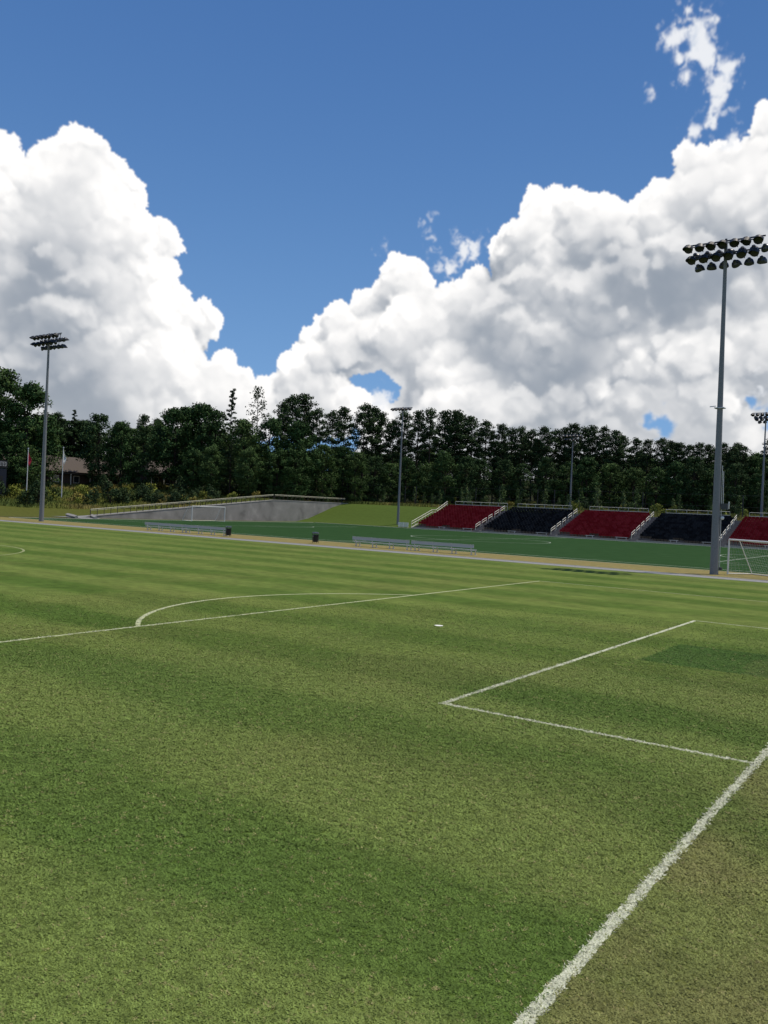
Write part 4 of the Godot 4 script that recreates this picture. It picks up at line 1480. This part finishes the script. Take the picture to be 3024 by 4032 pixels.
func net_panel(st: SurfaceTool, a: Vector3, b: Vector3, c: Vector3, d: Vector3, nu: int, nv: int, sag: float, r: float):
	# knotted strands between four corners, hanging a little
	var at := func(u: float, v: float) -> Vector3:
		var p: Vector3 = a.lerp(b, u).lerp(d.lerp(c, u), v)
		return p + Vector3(0, -sag * sin(PI * u) * sin(PI * v), 0)
	for i in nu + 1:
		for j in 6:
			tube(st, at.call(float(i) / nu, j / 6.0), at.call(float(i) / nu, (j + 1) / 6.0), r, r, 3, false)
	for j in nv + 1:
		for i in 8:
			tube(st, at.call(i / 8.0, float(j) / nv), at.call((i + 1) / 8.0, float(j) / nv), r, r, 3, false)

func make_goal(label: String, at: Vector3, turn: float, r: float):
	# the mouth looks to -x, the crossbar runs along z
	var t := thing("football_goal", label, "goal", at, turn, "football goals")
	var w := 3.72
	var h := 2.46
	for s in [-1, 1]:
		var st := mb()
		tube(st, Vector3(0, 0, s * w), Vector3(0, h, s * w), 0.062, 0.062, 10)
		part("post", st, M.white, t)
	var st := mb()
	tube(st, Vector3(0, h, -w), Vector3(0, h, w), 0.062, 0.062, 10)
	part("crossbar", st, M.white, t)
	for s in [-1, 1]:
		st = mb()
		tube(st, Vector3(0, h, s * w), Vector3(0.95, h - 0.06, s * w), 0.03, 0.03, 8)
		tube(st, Vector3(0.95, h - 0.06, s * w), Vector3(2.25, 0.05, s * w), 0.032, 0.032, 8)
		part("back_stay", st, M.white, t)
		st = mb()
		tube(st, Vector3(0, 0.05, s * w), Vector3(2.25, 0.05, s * w), 0.045, 0.045, 8)
		part("ground_bar", st, M.white_rail, t)
	st = mb()
	tube(st, Vector3(2.25, 0.05, -w), Vector3(2.25, 0.05, w), 0.045, 0.045, 8)
	part("ground_bar", st, M.white_rail, t)
	st = mb()
	tube(st, Vector3(0.95, h - 0.06, -w), Vector3(0.95, h - 0.06, w), 0.022, 0.022, 8)
	part("top_bar", st, M.white, t)
	st = mb()
	net_panel(st, Vector3(0, h, -w), Vector3(0, h, w), Vector3(0.95, h - 0.06, w), Vector3(0.95, h - 0.06, -w), 34, 5, 0.1, r)
	net_panel(st, Vector3(0.95, h - 0.06, -w), Vector3(0.95, h - 0.06, w), Vector3(2.25, 0.05, w), Vector3(2.25, 0.05, -w), 34, 12, 0.25, r)
	for s in [-1, 1]:
		net_panel(st, Vector3(0, h, s * w), Vector3(0.95, h - 0.06, s * w), Vector3(2.25, 0.05, s * w), Vector3(0, 0.05, s * w), 6, 12, 0.0, r)
	part("net", st, M.net, t)

func make_goals():
	# near goal stored beside the light pole, its left post towards the pole
	var c := Vector2(-0.56, -0.83)
	var mid := Vector2(40.35, 11.13) + c * 3.72
	# local +z (world) runs along c: world z = -field z
	make_goal("white portable goal with net beside the tall light pole, cut by the right edge", F(mid.x, 0.0, mid.y), atan2(-0.56, 0.83), 0.0055)
	make_goal("white goal far off in front of the grey retaining wall", F(77.3, 0.0, 101.3), PI / 2.0, 0.004)

# ---------------------------------------------------------------- wall, ramp, railings
func ramp_y(x: float) -> float:
	return 3.95 * clampf((x - 60.0) / 43.0, 0.0, 1.0)

func make_wall():
	var t := thing("retaining_wall", "long grey concrete retaining wall rising behind the turf pitch", "wall", F(60.0, 0, 110.1))
	var st := mb()
	var cap := mb()
	var x := 60.0
	while x < 127.5:
		var e := minf(x + 2.25, 127.6)
		var a := ramp_y(x) + 0.12
		var b := ramp_y(e) + 0.12
		var X0 := x - 60.0
		var X1 := e - 60.0
		quad(st, Vector3(X0, -0.3, 0.2), Vector3(X1, -0.3, 0.2), Vector3(X1, b, 0.2), Vector3(X0, a, 0.2))
		quad(st, Vector3(X1, -0.3, -0.2), Vector3(X0, -0.3, -0.2), Vector3(X0, a, -0.2), Vector3(X1, b, -0.2))
		for k in [[0.24, 0.0, -0.24, 0.0]]:
			quad(cap, Vector3(X0, a + 0.14, 0.25), Vector3(X1, b + 0.14, 0.25), Vector3(X1, b + 0.14, -0.25), Vector3(X0, a + 0.14, -0.25))
			quad(cap, Vector3(X0, a, 0.25), Vector3(X1, b, 0.25), Vector3(X1, b + 0.14, 0.25), Vector3(X0, a + 0.14, 0.25))
			quad(cap, Vector3(X1, b, 0.25), Vector3(X0, a, 0.25), Vector3(X0, a, -0.25), Vector3(X1, b, -0.25))
		x = e
	quad(st, Vector3(0, -0.3, -0.2), Vector3(0, -0.3, 0.2), Vector3(0, 0.12, 0.2), Vector3(0, 0.12, -0.2))
	part("face", st, M.wall, t)
	part("coping", cap, M.concrete, t)
	# pavement behind it
	st = mb()
	x = 56.0
	while x < 127.0:
		var e := x + 3.0
		quad(st, F(x, ramp_y(x) + 0.03, 110.32), F(e, ramp_y(e) + 0.03, 110.32), F(e, ramp_y(e) + 0.03, 113.4), F(x, ramp_y(x) + 0.03, 113.4))
		x = e
	quad(st, F(55.5, 0.01, 104.6), F(58.6, 0.01, 104.6), F(61.5, 0.02, 110.3), F(57.0, 0.02, 113.4))
	struct("ramp", st, M.path)
	for a in [[F(58.0, 0.14, 105.2), F(61.2, 0.3, 110.6), "pale low kerb running down from the wall's left end"], [F(55.6, 0.14, 106.6), F(59.6, 0.25, 114.6), "pale low kerb at the outer side of the ramp's foot"]]:
		var d: Vector3 = a[1] - a[0]
		var k := thing("ramp_kerb", a[2], "kerb", (a[0] + a[1]) * 0.5 as Vector3, 0.0, "kerbs at the ramp's foot")
		st = mb()
		bx(st, Vector3.ZERO, Vector3(0.4, d.length(), 0.4), frame_stringer(d) if absf(d.z) < 0.01 else frame_of(d))
		part("kerb_body", st, M.concrete, k)
	# railing on the wall: a climbing run and a level run
	for run in [[60.6, 103.0, "olive and brown railing climbing along the sloping part of the retaining wall"], [103.4, 126.6, "olive and brown railing on the level right part of the retaining wall"]]:
		var x0: float = run[0]
		var x1: float = run[1]
		var g := thing("wall_railing", run[2], "railing", F(x0, 0, 110.1), 0.0, "railings on the retaining wall")
		var n := int((x1 - x0) / 1.25)
		for k in n + 1:
			var px := lerpf(x0, x1, float(k) / n)
			st = mb()
			bx(st, Vector3(0, 0.5, 0), Vector3(0.07 if k % 8 else 0.12, 1.0, 0.07))
			part("post", st, M.brown_post, g, Vector3(px - x0, ramp_y(px) + 0.24, 0))
		for h in [0.98, 0.80]:
			st = mb()
			tube(st, Vector3(0, ramp_y(x0) + 0.26 + h, 0), Vector3(x1 - x0, ramp_y(x1) + 0.26 + h, 0), 0.055 if h > 0.9 else 0.03, 0.055 if h > 0.9 else 0.03, 6)
			part("rail", st, M.olive_rail, g)

func make_fence():
	var posts := [112.0, 97.6, 94.8, 80.3, 66.6, 63.1, 45.9, 28.7, 12.0]
	var t := thing("netting_fence", "row of dark posts joined by thin wires behind the stands", "fence", F(131.5, 4.2, 60.0))
	for z in posts:
		var st := mb()
		tube(st, Vector3(0, -0.3, 0), Vector3(0, 4.3, 0), 0.085, 0.085, 8)
		part("post", st, M.black_metal, t, F(0, 0, z - 60.0))
	for h in [4.2, 2.2]:
		var st := mb()
		for i in posts.size() - 1:
			tube(st, F(0, h, posts[i] - 60.0), F(0, h, posts[i + 1] - 60.0), 0.014, 0.014, 4, false)
		part("wire", st, M.black_metal, t)
	# dark wind screen at the top of the ramp
	var s := thing("wind_screen", "tall dark mesh screen on posts at the right end of the retaining wall", "screen", F(128.4, 4.1, 111.2))
	for k in 3:
		var st := mb()
		tube(st, Vector3(0, -0.2, 0), Vector3(0, 5.3, 0), 0.07, 0.07, 8)
		part("post", st, M.black_metal, s, F(0.25 * k, 0, 1.3 - 1.3 * k))
	var cloth := plain(Color(0.03, 0.032, 0.03, 0.72), 0.9)
	cloth.transparency = BaseMaterial3D.TRANSPARENCY_ALPHA
	var st := mb()
	bx(st, F(0.25, 3.7, 0), Vector3(0.02, 3.2, 2.6), Basis(Vector3.UP, -0.19))
	part("mesh_cloth", st, cloth, s)

# ---------------------------------------------------------------- left side
func make_flags():
	for i in 2:
		var at: Vector3 = [F(64.1, -0.05, 132.7), F(72.4, -0.05, 134.6)][i]
		var t := thing("flagpole", ["white flagpole with a limp red flag left of the light pole", "white flagpole with a limp white flag right of the light pole"][i], "flagpole", at, 0.0, "flagpoles")
		at.y = 0.0
		t.position.y = height(at.x, -at.z) - 0.05
		var h := 9.3
		var st := mb()
		tube(st, Vector3(0, 0, 0), Vector3(0, h, 0), 0.09, 0.055, 10)
		part("pole", st, M.white, t)
		st = mb()
		lathe(st, [[0.0, -0.14], [0.1, -0.1], [0.14, 0.0], [0.1, 0.1], [0.0, 0.14]], 10, Transform3D(Basis(), Vector3(0, h + 0.12, 0)))
		part("finial", st, M.alu, t)
		# the cloth hangs in folds
		st = mb()
		var rows := 12
		var colsn := 9
		var grid := []
		for j in rows + 1:
			var v := float(j) / rows
			for k in colsn + 1:
				var u := float(k) / colsn
				var wdt := 0.62 * u * (0.55 + 0.5 * sin(PI * minf(v * 1.2, 1.0)))
				grid.append(Vector3(0.07 + wdt, h - 0.4 - v * 2.1 - u * 1.0 * (1.0 - v * 0.4), sin(u * 9.0 + v * 2.0) * 0.16 * u))
		for j in rows:
			for k in colsn:
				var a := j * (colsn + 1) + k
				quad(st, grid[a + colsn + 1], grid[a + colsn + 2], grid[a + 1], grid[a])
		var fm: Material = [M.red_flag, M.white_flag][i]
		fm.cull_mode = BaseMaterial3D.CULL_DISABLED
		part("flag", st, fm, t)

func make_scoreboard():
	var y0 := height(60.0, 138.0)
	var t := thing("scoreboard", "dark scoreboard with white lettering at the left edge of the view", "scoreboard", F(59.3, y0, 138.4))
	var st := mb()
	bx(st, Vector3(0, 5.0 - y0, 0), Vector3(8.6, 5.0, 0.4))
	part("panel", st, M.navy, t)
	st = mb()
	bx(st, Vector3(0, 8.3 - y0, 0.02), Vector3(8.8, 1.35, 0.46))
	part("header", st, M.black, t)
	for s in [-3.2, 0.0, 3.2]:
		st = mb()
		bx(st, Vector3(s, (2.6 - y0) * 0.5 - 0.3, -0.1), Vector3(0.3, 2.6 - y0 + 0.8, 0.3))
		part("leg", st, M.dark_steel, t)
	var tm := TextMesh.new()
	tm.text = "UNITED"
	var f := SystemFont.new()
	f.font_names = PackedStringArray(["Droid Sans"])
	f.font_weight = 700
	tm.font = f
	tm.font_size = 64
	tm.pixel_size = 0.0155
	tm.depth = 0.05
	tm.horizontal_alignment = HORIZONTAL_ALIGNMENT_RIGHT
	var o := part("lettering", tm, M.sign_grey, t, Vector3(4.25, 8.32 - y0, 0.27))
	o.scale = Vector3(0.62, 1.1, 1.0)
	for k in 3:
		st = mb()
		bx(st, Vector3(-2.6 + k * 2.6, 5.6 - y0, 0.21), Vector3(2.0, 1.2, 0.03))
		part("score_window", st, M.black, t)

func hip_roof(st: SurfaceTool, w: float, d: float, y: float, h: float, gable: float):
	var a := Vector3(-w, y, d)
	var b := Vector3(w, y, d)
	var c := Vector3(w, y, -d)
	var e := Vector3(-w, y, -d)
	var r0 := Vector3(-w + gable, y + h, 0)
	var r1 := Vector3(w - gable, y + h, 0)
	quad(st, a, b, r1, r0)
	quad(st, c, e, r0, r1)
	tri(st, b, c, r1)
	tri(st, e, a, r0)
	quad(st, e, c, b, a)

func make_house(label: String, at: Vector3, turn: float, w: float, d: float, wall_h: float, roof_h: float):
	var t := thing("house", label, "house", at, turn, "brown-roofed houses among the trees")
	var st := mb()
	bx(st, Vector3(0, wall_h * 0.5 - 0.2, 0), Vector3(w * 2.0, wall_h + 0.4, d * 2.0))
	part("wall", st, M.brick, t)
	st = mb()
	hip_roof(st, w + 0.6, d + 0.6, wall_h, roof_h, 2.2)
	var rf := part("roof", st, M.roof, t)
	st = mb()
	bx(st, Vector3(w * 0.5, wall_h + roof_h * 0.95, -0.6), Vector3(0.9, 1.6, 0.7))
	part("chimney", st, M.brick, rf)
	for k in 4:
		var x := lerpf(-w + 1.8, w - 1.8, k / 3.0)
		st = mb()
		bx(st, Vector3(x, wall_h * 0.5 + 0.1, d + 0.02), Vector3(1.3, 1.5, 0.08))
		var win := part("window", st, M.white_rail, t)
		st = mb()
		bx(st, Vector3(x, wall_h * 0.5 + 0.1, d + 0.07), Vector3(1.08, 1.26, 0.04))
		part("pane", st, M.glass, win)
	for k in 5:
		st = mb()
		tube(st, Vector3(lerpf(-w, w, k / 4.0), 0, d + 1.6), Vector3(lerpf(-w, w, k / 4.0), wall_h - 0.4, d + 1.6), 0.09, 0.09, 8)
		part("porch_post", st, M.white_rail, t)
	st = mb()
	bx(st, Vector3(0, wall_h - 0.35, d + 0.9), Vector3(w * 2.0 + 0.8, 0.14, 1.9))
	part("porch_roof", st, M.roof, t)

func make_houses():
	make_house("low house with broad brown roof, seen between the flagpole and the trees", F(90.5, 4.9, 155.5), -0.15, 8.5, 4.2, 3.2, 3.3)
	make_house("brown-roofed house mostly hidden by trees right of the broad-roofed one", F(113.5, 5.8, 153.5), -0.3, 6.0, 4.0, 3.4, 2.9)
	make_house("brown-roofed house behind the left light pole and red flag", F(77.0, 4.9, 160.0), 0.1, 6.5, 4.0, 3.4, 3.0)

func build_all():
	make_materials()
	make_ground()
	make_pitch()
	make_lines()
	make_wall()
	make_stands()
	make_poles()
	make_benches()
	make_goals()
	make_fence()
	make_flags()
	make_scoreboard()
	make_houses()
	make_woods()
	make_weeds()
	make_blades()
